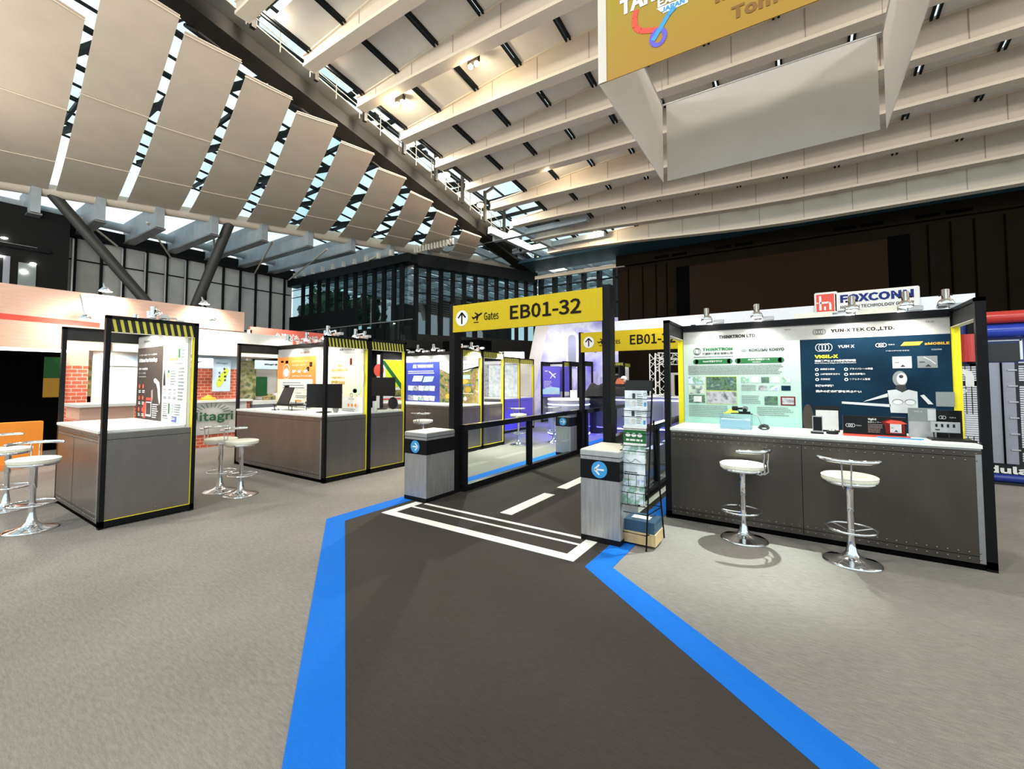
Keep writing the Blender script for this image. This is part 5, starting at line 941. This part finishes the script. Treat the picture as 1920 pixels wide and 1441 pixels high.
MB().box((XP - 2.6, -2.5, .0), (XP - 2.5, 3.2, 2.4), 'void black').build('dark_stage_wall', pv); MB().box((XP - 2.6, -2.5, 2.4), (XP - .3, 2.3, 2.5), 'wall panel grey').build('stage_ceiling', pv)
MB().box((XP - 2.48, 2.36, 1.25), (XP - 2.46, 2.66, 1.7), 'gold ink').box((XP - 2.48, 2.36, 1.7), (XP - 2.46, 2.66, 2.2), 'dark green').box((XP - 2.48, 2.72, 1.25), (XP - 2.46, 2.9, 2.2), 'mauve').build('stage_picture', pv)
MB().box((XP - .5, -2.5, 0), (XP + .15, 1.98, .1), 'orange print').box((XP - .1, -2.5, .1), (XP + .1, 1.98, .86), 'orange').build('orange_plinth', pv)
MB().box((XP - 1.7, 3.3, .0), (XP - 1.65, 5.7, 2.9), 'plaster').build('inner_wall', pv)
wl = MB().box((XP - .32, 3.0, 2.28), (XP - .02, 6.95, 2.92), 'plaster').box((XP - 1.5, 2.6, 2.3), (XP - .3, 6.9, 2.94), 'plaster').build('white_band', pv)
F = Face((XP - .018, 3.0, 0), (0, 1, 0))
F.rect(1.4, 2.4, 2.25, 2.8, 'white print', .003)
for (a, c, d, e) in ((1.45, 2.45, 1.7, 2.45), (1.45, 2.55, 2.2, 2.55), (1.7, 2.65, 2.2, 2.65), (1.5, 2.45, 1.5, 2.62), (1.8, 2.45, 1.8, 2.7), (1.95, 2.45, 1.95, 2.75), (2.1, 2.45, 2.1, 2.75), (1.6, 2.72, 2.2, 2.72)): F.line([(a, c), (d, e)], .01, 'pale blue print', .005)
F.build(wl, 'line_drawing')
for y0, y1, lab in ((3.9, 4.9, 'left'), (5.9, 7.1, 'right')):
    rb_ = MB().box((XP - .02, y0, 1.96), (XP, y1, 2.2), 'pale blue print').build('ribbon_board', pv); F = Face((XP + .001, y0, 1.96), (0, 1, 0)); F.ring(.1, .13, .08, .015, 'cool white'); F.ring(y1 - y0 - .12, .13, .08, .015, 'cool white'); F.text('Mitagri 食農通路', .25, .1, .06, 'ink black', w=(y1 - y0) * .5, bold=.02); F.build(rb_)
bw = MB().box((XP - .45, 4.3, 1.1), (XP - .4, 5.7, 1.95), 'red brick').box((XP - .45, 4.3, 1.95), (XP - .4, 5.7, 2.3), 'pale blue print').box((XP - .45, 2.75, 1.1), (XP - .4, 4.3, 2.3), 'plaster').build('brick_back_wall', pv)
mp_ = MB().box((XP - .3, 5.0, 1.36), (XP - .28, 5.42, 2.2), 'pale blue print').build('map_poster', pv); F = Face((XP - .278, 5.0, 1.36), (0, 1, 0))
F.poly([(.12, .1), (.2, .14), (.32, .38), (.38, .55), (.33, .62), (.22, .5), (.12, .34), (.08, .2)], 'taiwan green'); F.text('Mitagri', .08, .7, .06, 'green ink', w=.26)
for i, s_ in enumerate('台湾美味'): F.text(s_, .24 + .01 * i, .56 - i * .1, .06, 'ink black', bold=.02)
for i, s_ in enumerate('世界へ'): F.text(s_, .13, .46 - i * .1, .05, 'ink black', bold=.02)
F.build(mp_)
MB().box((XP - .7, 5.5, 1.1), (XP - .65, 6.25, 2.2), 'plant photo').build('photo_wall', pv)
MB().box((XP - .8, 6.3, 1.1), (XP - .75, 8.0, 2.0), 'plaster').box((XP - .75, 6.9, 1.1), (XP - .73, 6.93, 2.0), 'gold ink').build('lit_window', pv); MB().box((XP - .75, 6.2, 1.2), (XP - .72, 6.6, 1.75), 'dark green').build('green_panel', pv)
MB().box((XP - 1.3, 2.5, 1.35), (XP - 1.25, 3.3, 2.3), 'plaster').build('side_wall', pv); MB().box((XP - .6, 2.62, 1.3), (XP - .58, 2.82, 2.1), 'plant photo').build('photo_strip', pv)
MB().box((XP - .35, 2.95, 1.97), (XP - .33, 3.5, 2.2), 'pale blue print').build('small_ribbon_board', pv)
ct = thing('display_counter', 'white-topped counter with a grey cloth banner, beside the brick wall', 'counter', (XP, 4.8, 0))
MB().box((XP - .1, 3.4, .0), (XP + .1, 5.75, 1.1), 'red brick').build('brick_base', ct); MB().box((XP - .4, 3.35, 1.1), (XP + .16, 5.8, 1.15), 'white laminate').build('countertop', ct)
def clothfn(s_, t): return (XP + .13 + .012 * math.sin(s_ * 19 + t * 3) + .008 * math.sin(t * 14 + s_ * 5), 3.7 + 1.95 * s_, 1.12 - .8 * t)
ban = MB().grid(clothfn, 24, 8, 'grey cloth', .004).build('cloth_banner', ct); F = Face((XP + .155, 3.7, .32), (0, 1, 0))
F.text('Mitagri', .62, .27, .28, 'green ink', w=1.0, bold=.01)
for i in range(11): a = R(15 + i * 15); F.line([(1.12 + .28 * math.cos(a), .5 + .16 * math.sin(a)), (1.12 + .45 * math.cos(a), .5 + .27 * math.sin(a))], .014, 'green ink')
F.build(ban)
ct = thing('display_counter', 'grey counter continuing right of the cloth banner, behind the laptop', 'counter', (XP, 6.8, 0)); MB().box((XP - .1, 5.82, 0), (XP + .1, 7.9, 1.0), 'counter grey').build('body', ct); MB().box((XP - .4, 5.8, 1.0), (XP + .14, 7.95, 1.1), 'white laminate').build('countertop', ct)
ct = thing('display_counter', 'wooden L-shaped counter seen through the nearest left booth frame', 'counter', (-11.2, 2.3, 0)); MB().box((-11.5, 2.15, 0), (-10.6, 2.9, 1.17), 'wood pink').build('body', ct); MB().box((-11.55, 2.1, 1.17), (-10.5, 2.95, 1.22), 'white laminate').build('countertop', ct); MB().box((-11.5, 2.13, .0), (-10.62, 2.15, .95), 'red brick').build('brick_base', ct)
rr = random.Random(4)
for i, (y, w_, h_, m_, lab) in enumerate(((3.95, .3, .42, 'white print', 'white folded display stand on the banner counter'), (4.35, .34, .22, 'food photo', 'small food picture tray on the banner counter'), (4.85, .3, .12, 'orange ink', 'row of small orange packets on the banner counter'), (6.35, .3, .2, 'food photo', 'heap of wrapped packets on the grey counter'), (6.6, .2, .3, 'white print', 'white pack standing on the grey counter'), (7.0, .14, .25, 'gold ink', 'yellow jar on the grey counter'), (7.3, .14, .22, 'orange ink', 'orange jar on the grey counter'))):
    zc = 1.15 if y < 5.8 else 1.1
    t = MB().bbox((XP - .2, y - w_ / 2, zc), (XP - .02, y + w_ / 2, zc + h_ * .6), m_, .02).ball((XP - .1, y, zc + h_ * .6), w_ * .3, m_, 8, (.6, 1, .7)).build('food_sample'); tag(t, lab, 'food sample')
for i, (px_, py_, lab) in enumerate(((198, 546, 'bright lamp on the pavilion top, left'), (383, 570, 'bright lamp on the pavilion top, right'), (400, 603, 'curved-arm lamp hanging before the pavilion fascia, right'), (160, 598, 'curved-arm lamp hanging before the pavilion fascia, left'))):
    X_ = XP + (.0 if i < 2 else .45); p = on_x(px_, py_, X_)
    t = thing('arm_spotlight', lab, 'spotlight', p); MB().lathe([(.02, .1), (.05, .09), (.1, .03), (.12, 0)], p, 'chrome', 16).build('shade', t); MB().lathe([(.11, .0), (.06, -.01), (0, -.012)], p, 'lamp glow', 16).build('lens', t)
    MB().tube([p + Vector((0, 0, .08)), p + Vector((-.15, .0, .2)), Vector((XP - .05, p.y, max(p.z, 3.46)))], .014, 'chrome', 6).build('arm', t)
    lamp('SPOT', p + Vector((.25, 0, .02)), (XP - .1, p.y, 3.0 if i < 2 else 2.6), 55, (1, .9, .78), .08, 130, .8)
for y, zt in ((4.4, 2.75), (6.6, 2.5)): lamp('SPOT', (XP + .8, y, 2.9), (XP - .3, y, 1.4), 42, (1, .97, .92), .1, 110, .7)
lamp('SPOT', (XP + .2, 3.0, 2.2), (XP - .6, 3.0, 1.2), 40, (1, .95, .85), .1, 120); lamp('AREA', (XP - 1.2, 4.6, 2.25), (XP - .9, 4.6, 0), 25, (1, .97, .92), .8); lamp('SPOT', (XP - .2, .9, 2.2), (XP + .3, .9, 0), 60, (1, .75, .5), .1, 120)
# red sign with white characters on the next booth
rs = thing('sign_board', 'long red sign with white characters behind the second left booth', 'sign', (-14, 7.8, 2.7)); bd_ = MB().box((-14.1, 6.55, 2.82), (-14.0, 9.5, 3.3), 'red sign').build('board', rs); F = Face((-13.999, 6.55, 2.82), (0, 1, 0)); F.text('台湾がもっと近くなる', .75, .08, .28, 'white print', w=2.1, bold=.04); F.build(bd_); MB().box((-14.1, 6.5, 0), (-14.0, 6.6, 3.2), 'plaster').box((-14.1, 9.45, 0), (-14.0, 9.55, 3.2), 'plaster').build('post', rs)
lamp('SPOT', (-13.3, 6.9, 3.4), (-14, 7.0, 3.0), 50, (1, .9, .8), .05, 120)
# green poster seen through the second bay
gp_ = thing('poster_wall', 'lime green poster wall seen through the second bay frame', 'poster', (XP, 10.6, 0)); bd_ = MB().box((XP - .05, 10.0, 0), (XP, 12.2, 2.55), 'white print').build('wall', gp_)
F = Face((XP + .001, 10.0, 0), (0, 1, 0)); F.rect(.35, 1.4, 2.0, 2.45, 'lime'); F.poly([(.15, 2.5), (.45, 2.5), (1.6, 1.3), (1.4, 1.2)], 'bright yellow', .005); F.poly([(.12, 2.35), (.3, 2.35), (1.45, 1.15), (1.3, 1.05)], 'dark green', .006); F.disc(.05, 2.0, .22, 'red', .006); F.rect(.7, 1.05, 1.4, 1.3, 'food photo', .005); F.rect(.1, .95, 1.5, 1.0, 'red'); F.build(bd_)
lamp('SPOT', (XP + 1.2, 10.7, 2.9), (XP, 10.7, 1.7), 60, (1, 1, .95), .1, 110, .8)
pw = MB().box((-10.6, 6.6, 0), (-10.55, 7.45, 2.6), 'cloudy print').build('brick_print_panel'); tag(pw, 'pale grey brick-printed panel seen at the second bay frame edge', 'panel')
br2 = MB()
F = Face((-10.549, 6.6, 0), (0, 1, 0))
for i in range(8): F.line([(0, 1.3 + i * .15), (.85, 1.3 + i * .15)], .008, 'ink grey'); [F.line([(.1 + j * .2 + (i % 2) * .1, 1.3 + i * .15), (.1 + j * .2 + (i % 2) * .1, 1.45 + i * .15)], .008, 'ink grey') for j in range(4)]
F.build(pw)

# ================================================================ VIOLET-LIT PAVILION IN THE BACK
bp_ = thing('photo_backdrop', 'tall slanted backdrop with a violet city photo and an arch', 'backdrop', (-10.0, 18, 0))
a0, a1 = at_depth(1000, 712, 19.5), at_depth(1160, 712, 19.5); a0.z = a1.z = 0; dn = (a1 - a0).normalized(); Lb = (a1 - a0).length
def bq(u, z_): return a0 + dn * u + Vector((0, 0, z_))
off = Vector((-dn.y, dn.x, 0)) * .4
vs = [bq(-.2, 0), bq(Lb, 0), bq(Lb, 4.5), bq(.75, 4.5)]; vs = vs + [v + off for v in vs]
MB().add(vs, [(0, 1, 2, 3), (7, 6, 5, 4), (0, 4, 5, 1), (1, 5, 6, 2), (2, 6, 7, 3), (3, 7, 4, 0)], 'city photo').build('photo_face', bp_)
vs = [bq(-.7, 0), bq(-.18, 0), bq(.77, 4.5), bq(.2, 4.5)]; vs = [v + off * -.02 for v in vs] + [v + off * 1.1 for v in vs]
MB().add(vs, [(0, 1, 2, 3), (7, 6, 5, 4), (0, 4, 5, 1), (1, 5, 6, 2), (2, 6, 7, 3), (3, 7, 4, 0)], 'light beige').build('beige_edge', bp_)
F = Face(bq(0, 0) - off * .02, dn)
u = 1.75; F.poly([(u - .28, 2.2)] + [(u + .28 * math.cos(math.pi - math.pi * i / 10), 3.6 + .3 * math.sin(math.pi * i / 10)) for i in range(11)] + [(u + .28, 2.2)], 'white print', .01); F.poly([(u - .18, 2.2)] + [(u + .18 * math.cos(math.pi - math.pi * i / 10), 3.5 + .2 * math.sin(math.pi * i / 10)) for i in range(11)] + [(u + .18, 2.2)], 'counter grey', .014)
F.line([(2.78, 3.05), (2.7, 3.2), (2.6, 3.3), (2.58, 3.42)], .03, 'ink black', .012); F.line([(2.82, 3.05), (2.92, 3.2), (3.02, 3.28), (3.04, 3.4)], .03, 'ink black', .012); F.poly([(2.7, 3.06), (2.92, 3.06), (2.84, 2.9), (2.78, 2.9)], 'ink black', .012)
for i in range(9): F.rect(.9 + i * .35, .0, 1.1 + i * .35, 1.3 + .5 * ((i * 7) % 4) / 2, 'lilac', .008)
F.build(bp_)
for u in (1.0, 2.4): q = bq(u, 3.9) - off * 4.0; lamp('SPOT', q, bq(u, 2.2), 90, (.72, .70, 1), .3, 110, .8)
def led_bar(label, cx, cy, r0, a0_, a1_, h, full=False):
    t = thing('reception_counter', label, 'counter', (cx, cy, 0)); n_ = 28
    def arc(r_): return [(cx + r_ * math.cos(a0_ + (a1_ - a0_) * i / n_), cy + r_ * math.sin(a0_ + (a1_ - a0_) * i / n_)) for i in range(n_ + 1)]
    if full:
        MB().lathe([(r0, .1), (r0, h - .06)], (cx, cy, 0), 'counter grey', 48).build('body', t); MB().lathe([(r0 + .02, h - .05), (r0 + .02, h), (0, h)], (cx, cy, 0), 'white laminate', 48).build('countertop', t)
        for z_, m_ in ((h - .17, 'led white'), (.07, 'led blue')): MB().tube([(cx + (r0 + .008) * math.cos(a), cy + (r0 + .008) * math.sin(a), z_) for a in [i * math.pi / 24 for i in range(48)]], .016, m_, 6, True).build('led_strip', t)
        return t
    o_, i_ = arc(r0), arc(r0 - .5)
    MB().prism(o_ + i_[::-1], .09, h - .04, 'counter grey').build('body', t); MB().prism(arc(r0 + .04) + arc(r0 - .55)[::-1], h - .04, h, 'white laminate').build('countertop', t)
    for z_, m_ in ((h - .13, 'led white'), (.07, 'led blue')): MB().tube([(x, y, z_) for x, y in arc(r0 + .012)], .018, m_, 6).build('led_strip', t)
    return t
c = at_depth(1066, 712, 13.2); led_bar('round white table glowing blue at its foot, behind the second gate post', c.x, c.y, .62, 0, 6.28, 1.1, True)
tp = MB().box((c.x + .1, c.y - .1, 1.1), (c.x + .32, c.y - .08, 1.35), 'light beige').build('notice_card'); tag(tp, 'beige card standing on the round glowing table', 'card')
c = at_depth(1165, 712, 16.2); led_bar('long curved reception counter with blue light strips', c.x + .6, c.y, 2.0, R(175), R(330), 1.14)
c2 = at_depth(1262, 712, 14.6); led_bar('second curved glowing counter behind the brochure rack', c2.x + .9, c2.y + .3, 1.6, R(160), R(320), 1.14)
for q, e in ((at_depth(1062, 800, 12.0), 60), (at_depth(1130, 800, 13), 60), (at_depth(1230, 800, 12.6), 60), (at_depth(985, 760, 13.2), 35), (at_depth(1250, 760, 10.8), 14), (at_depth(1030, 720, 16), 50)):
    q = q.copy(); q.z = .85; lamp('SPOT', q, (q.x, q.y + .05, 0), e * 1.8, (.12, .08, 1), .15, 150, .7)
lamp('AREA', (-6.5, 12, 4.2), (-7, 12, 0), 90, (.95, .93, 1), 3.0)
# black cloth-covered equipment on the counter
def drape(label, p, w_, d_, h_, seed=1):
    rr = random.Random(seed); b_ = MB()
    def f(s_, t):
        x, y = (s_ - .5) * 2, (t - .5) * 2; e = max(abs(x), abs(y)); k = 1 if e < .6 else 1 - (e - .6) / .4 * .9
        return (p[0] + x * w_, p[1] + y * d_, p[2] + h_ * k * (1 + .25 * math.sin(s_ * 9 + seed) * math.cos(t * 7)))
    b_.grid(f, 14, 10, 'cloth black', .01); t = b_.build('draped_equipment'); return tag(t, label, 'equipment')
c = at_depth(1120, 712, 13.6); drape('black cloth draped over equipment just right of the second gate post', (c.x, c.y, 1.14), .35, .3, .35, 2)
c = at_depth(1163, 712, 14.4); drape('long black cloth-covered equipment before the person', (c.x, c.y, 1.14), .85, .35, .25, 5)
tb_ = MB(); c = at_depth(1120, 712, 13.8); tb_.box((c.x - .5, c.y - .3, .0), (c.x + .35, c.y + .3, 1.14), 'cloth black'); tag(tb_.build('draped_table'), 'table fully covered by black cloth at the second gate post', 'table')
c = at_depth(1148, 712, 17.5); sp = thing('speaker_rack', 'black speaker and amplifier rack left of the person', 'speaker', (c.x, c.y, 0)); MB().box((c.x - .35, c.y, 0), (c.x + .32, c.y + .5, 2.25), 'plastic black').build('cabinet', sp); MB().box((c.x - .28, c.y - .01, 1.95), (c.x + .25, c.y, 2.18), 'void black').box((c.x - .28, c.y - .02, 1.86), (c.x + .25, c.y - .01, 1.89), 'grey metal').lathe([(.13, 0), (.1, .03), (0, .01)], (c.x, c.y - .01, 1.55), 'grey metal', 20, (0, -1, 0)).build('front', sp)
# person with a white cap
c = at_depth(1173, 712, 16.4); pr = thing('person', 'person in dark clothes and white cap bending at the draped equipment', 'person', (c.x, c.y, 0))
def skin_body(name, verts, edges, rad, m_, parent, sub=2):
    me = bpy.data.meshes.new(name); me.from_pydata(verts, edges, []); ob = bpy.data.objects.new(name, me); C.objects.link(ob); sk = ob.modifiers.new('s', 'SKIN')
    for i, r_ in enumerate(rad): me.skin_vertices[0].data[i].radius = (r_, r_ * .85) if not isinstance(r_, tuple) else r_
    me.skin_vertices[0].data[0].use_root = True; ob.modifiers.new('u', 'SUBSURF').levels = sub; ob.modifiers['u'].render_levels = sub
    dg = bpy.context.evaluated_depsgraph_get(); m2 = bpy.data.meshes.new_from_object(ob.evaluated_get(dg)); bpy.data.objects.remove(ob)
    m2.materials.clear(); m2.materials.append(M[m_]); m2.polygons.foreach_set('use_smooth', [True] * len(m2.polygons)); o2 = bpy.data.objects.new(name, m2); C.objects.link(o2); o2.parent = parent; return o2
V_ = [(0, 0, .95), (0, -.04, 1.15), (0, -.1, 1.38), (0, -.15, 1.5), (0, -.19, 1.6), (-.1, 0, .9), (-.12, -.03, .48), (-.12, .02, .08), (-.12, -.1, .03), (.1, 0, .9), (.12, -.03, .48), (.12, .02, .08), (.12, -.1, .03), (-.19, -.1, 1.38), (-.26, -.14, 1.1), (-.18, -.35, 1.12), (.19, -.1, 1.38), (.26, -.14, 1.1), (.16, -.35, 1.12)]
E_ = [(0, 1), (1, 2), (2, 3), (3, 4), (0, 5), (5, 6), (6, 7), (7, 8), (0, 9), (9, 10), (10, 11), (11, 12), (2, 13), (13, 14), (14, 15), (2, 16), (16, 17), (17, 18)]
skin_body('body', V_, E_, [.16, .15, .17, .07, .06, .1, .07, .05, .04, .1, .07, .05, .04, .07, .05, .035, .07, .05, .035], 'navy cloth', pr)
MB().ball((c.x, c.y - .22, 1.68), .1, 'skin', 16, (.82, 1, 1.15)).ball((c.x, c.y - .325, 1.67), .018, 'skin', 8).build('head', pr)
MB().ball((c.x, c.y - .2, 1.73), .115, 'cap white', 16, (.95, 1.02, .75)).box((c.x - .08, c.y - .4, 1.71), (c.x + .08, c.y - .28, 1.725), 'cap white').build('cap', pr)
for s_ in (-1, 1):
    b_ = MB().ball((c.x + s_ * .17, c.y - .38, 1.12), .04, 'skin', 10, (.7, 1, .5))
    for k in range(4): b_.tube([(c.x + s_ * .17 - .03 + k * .02, c.y - .4, 1.12), (c.x + s_ * .17 - .032 + k * .021, c.y - .45 + abs(k - 1.5) * .008, 1.115), (c.x + s_ * .17 - .032 + k * .021, c.y - .47 + abs(k - 1.5) * .008, 1.1)], .008, 'skin', 6)
    b_.tube([(c.x + s_ * .13, c.y - .38, 1.12), (c.x + s_ * .115, c.y - .42, 1.115)], .009, 'skin', 6); b_.build('hand', pr)
c = at_depth(1162, 712, 16.2); drape('rust-orange jacket bundle beside the person', (c.x, c.y, 1.5), .14, .12, .2, 7); bpy.data.objects[[o.name for o in bpy.data.objects if o.name.startswith('draped_equipment')][-1]].data.materials[0] = M['jacket orange']
tag(MB().box((c.x - .16, c.y - .14, 0), (c.x + .16, c.y + .14, 1.5), 'plastic black').build('equipment_case'), 'tall black flight case under the orange bundle', 'case')
# white lighting truss
def truss(t, p, q, w_, name, n_):
    p, q = Vector(p), Vector(q); d = (q - p).normalized(); u_ = d.orthogonal().normalized(); v_ = d.cross(u_); cs = [(-1, -1), (1, -1), (1, 1), (-1, 1)]; b_ = MB()
    for a, c_ in cs: o_ = (u_ * a + v_ * c_) * w_ / 2; b_.tube([p + o_, q + o_], .022, 'white print', 6)
    L = (q - p).length
    for f in range(4):
        a = (u_ * cs[f][0] + v_ * cs[f][1]) * w_ / 2; c_ = (u_ * cs[(f + 1) % 4][0] + v_ * cs[(f + 1) % 4][1]) * w_ / 2
        for i in range(n_): s_, e_ = (a, c_) if i % 2 else (c_, a); b_.tube([p + d * (L * i / n_) + s_, p + d * (L * (i + 1) / n_) + e_], .012, 'white print', 5)
    return b_.build(name, t)
c = at_depth(1233, 712, 17); c.z = 0; e = at_depth(1330, 712, 17.5); e.z = 0
tr = thing('lighting_truss', 'white lattice lighting truss tower with a crossbar, behind the rack', 'truss', c); truss(tr, c, c + Vector((0, 0, 2.7)), .42, 'tower', 9); truss(tr, c + Vector((0, 0, 2.5)), e + Vector((0, 0, 2.5)), .32, 'crossbar', 10)
c = at_depth(1262, 712, 20); dw = thing('stage_doorway', 'lit stage doorway seen behind the truss', 'doorway', (c.x, c.y, 0)); MB().box((c.x - .15, c.y, 0), (c.x + .05, c.y + .1, 2.0), 'light beige').box((c.x + .05, c.y, 1.9), (c.x + 1.6, c.y + .1, 2.0), 'white print').box((c.x + .05, c.y + .5, 0), (c.x + 1.6, c.y + .6, 1.9), 'void black').build('frame', dw)
lamp('POINT', at_depth(1235, 690, 15.5), None, 60, (1, .95, .85), .2)
struct(MB().box((-9.2, 21.5, 0), (-1.0, 21.8, 3.3), 'wall brown').build('wall_stage_back'), 'dark stage back wall behind the truss')
struct(MB().box((-13.4, 14.5, 0), (-11.4, 15.5, 3.4), 'void black').build('wall_dark_core'), 'black wall above the third left booth')
MBp = MB().box((at_depth(946, 712, 16.1).x, at_depth(946, 712, 16.1).y, 0), (at_depth(946, 712, 16.1).x + .1, at_depth(946, 712, 16.1).y + .1, 2.3), 'plaster')
nh = thing('sign_board', 'overexposed white header sign beyond the third left booth', 'sign', at_depth(960, 680, 16)); p, q = at_depth(942, 672, 16), at_depth(982, 672, 16.3); b_ = MB().obox(p, q, .1, .5, 'white glow').build('board', nh); F = Face(p - (q - p).normalized().cross(Vector((0, 0, 1))) * -.06 - Vector((0, 0, .25)), (q - p)); F.ring(.3, .2, .07, .025, 'red'); F.text('SJM', .55, .15, .1, 'ink grey'); F.build(b_); MBp.build('post', nh)  # the board's overexposure is put into a glowing material

# ================================================================ BLUE-AND-RED DATA PAVILION ON THE RIGHT
FY = 10.0
hx = thing('header_beam', 'long white header beam spanning behind the right booth', 'header', (-.7, FY, 2.8))
MB().box((-3.9, FY, 2.83), (2.42, FY + .5, 3.07), 'cool white').build('fascia', hx)
for x in (-3.87, 2.38): MB().box((x - .04, FY + .1, 0), (x + .04, FY + .3, 2.83), 'black metal').build('post', hx)
sg = thing('company_sign', 'white cut-out sign with red emblem and blue lettering on the header beam', 'sign', (1.0, FY, 3.07))
p = on_y(1528, 600, FY - .05).x; q = on_y(1727, 600, FY - .05).x; L = q - p; b_ = MB()
b_.bbox((p, FY - .06, 2.9), (p + L * .24, FY - .02, 3.3), 'white print', .02).bbox((p + L * .2, FY - .06, 2.93), (q, FY - .02, 3.27), 'white print', .02); bd_ = b_.build('board', sg)
F = Face((p, FY - .062, 2.9), (1, 0, 0)); F.rect(.03, .03, .3, .36, 'red'); F.line([(.09, .33), (.09, .06)], .035, 'white print', .005); F.line([(.09, .2), (.22, .2), (.24, .17), (.24, .06)], .035, 'white print', .005); F.line([(.16, .06), (.16, .13)], .03, 'white print', .005); F.line([(.03, .2), (.06, .2)], .02, 'white print', .005)
F.text('FOXCONN', .39, .17, .15, 'sign navy', w=L - .47, bold=.03); F.text('HON HAI TECHNOLOGY GROUP', .39, .06, .06, 'ink black', w=L - .47, bold=.01); F.build(bd_)
lamp('SPOT', (1.0, FY - 1.6, 3.3), (1.0, FY, 3.0), 14, (1, .97, 1), .2, 150, .8); lamp('SPOT', (-2.4, FY - 1.4, 3.2), (-2.4, FY, 2.9), 22, (.86, .82, 1), .2, 150, .8)
dc = thing('data_container', 'dark blue container pavilion with red and blue tubes and server racks', 'pavilion', (4.6, FY, 0))
x0 = 1.9; x1 = 7.5
MB().box((x0, FY + .2, 0), (x1, FY + .8, 2.6), 'container blue').build('shell', dc)
MB().tube([(2.5, FY + .1, 2.66), (x1, FY + .1, 2.66)], .1, 'tube red', 20).build('red_tube', dc); MB().tube([(2.5, FY + .12, 2.44), (x1, FY + .12, 2.44)], .11, 'tube blue', 20).build('blue_tube', dc)
MB().tube([(2.5, FY + .1, .1), (x1, FY + .1, .1)], .065, 'container blue', 20).box((2.45, FY + .05, .0), (x1, FY + .3, .04), 'server black').build('plinth', dc)
for x in (2.32, 3.6): MB().tube([(x, FY + .02, 1.95), (x, FY + .02, 2.4)], .09, 'tube red', 16).build('red_stub', dc)
b_ = MB()
for (a, c_, d_, e_) in ((2.5, 2.28, 2.95, 2.3), (2.93, 1.98, 2.96, 2.3)): b_.box((a, FY + .17, c_), (d_, FY + .2, e_), 'cool white')
b_.box((2.5, FY + .18, 1.95), (2.92, FY + .2, 2.25), 'server black').build('window', dc)
rk_ = MB().box((x0, FY + .1, .165), (x1, FY + .2, 1.92), 'server black').build('rack_wall', dc)
b_ = MB()
for (ra, rb_) in ((1.95, 2.42), (2.88, 3.6), (3.75, 4.5)):
    for i in range(42):
        zz_ = .38 + i * .036
        if i in (4, 5, 33, 34): continue
        if 10 <= i < 20: b_.box((ra, FY + .085, zz_), (rb_, FY + .1, zz_ + .028), 'server white'); b_.box((ra + .02, FY + .083, zz_ + .008), (ra + .32, FY + .085, zz_ + .016), 'ink grey')
        else:
            x = ra
            while x < rb_ - .03: b_.box((x, FY + .085, zz_), (x + .055, FY + .1, zz_ + .024), 'server white'); x += .068
for zz_ in (1.86, 1.92): b_.box((2.88, FY + .08, zz_), (4.5, FY + .1, zz_ + .02), 'device silver')
b_.build('server_units', rk_)
F = Face((1.9, FY + .08, 0), (1, 0, 0)); F.text('n', .2, 1.55, .28, 'white print', w=.28, bold=.06); F.text('GROUP', .0, 1.42, .08, 'white print', w=.4, bold=.01); F.build(rk_)
MB().box((2.52, FY + .02, .34), (2.82, FY + .1, 1.93), 'counter grey').box((2.66, FY + .0, .34), (2.68, FY + .02, 1.93), 'void black').build('door_pair', dc)
b_ = MB()
for i in range(6): b_.box((2.74, FY - .0, .55 + i * .25), (2.84, FY + .03, .57 + i * .25), 'device silver')
b_.build('door_hinges', dc)
F = Face((2.18, FY + .08, 0), (1, 0, 0)); F.text('Modular', .0, .175, .12, 'white print', w=.86, bold=.05); F.build(dc, let='lettering')
lamp('AREA', (4.2, FY - 1.6, 2.9), (4.4, FY, 1.6), 9, (.9, .93, 1), 2.0)

# ================================================================ unseen floodlights added beyond the frame to brighten floor and ceiling
for (x, y, z_, e) in ((-9, -2.0, 10.5, 3200), (5, -1, 10.5, 3600), (12, 9, 9.5, 2600), (-4, -5, 11, 3600), (-20, -2, 9.0, 2000)):
    t = thing('floodlight', 'added floodlight under the roof, unseen, brightening the hall', 'floodlight', (x, y, z_), 0, 'added unseen floodlights'); MB().box((x - .2, y - .2, z_ + .02), (x + .2, y + .2, z_ + .2), 'catwalk steel').build('housing', t); MB().box((x - .17, y - .17, z_), (x + .17, y + .17, z_ + .02), 'flood glow').build('lens', t)
    lamp('POINT', (x, y, z_ - .5), None, e * .35, (1, .92, .82), .3)
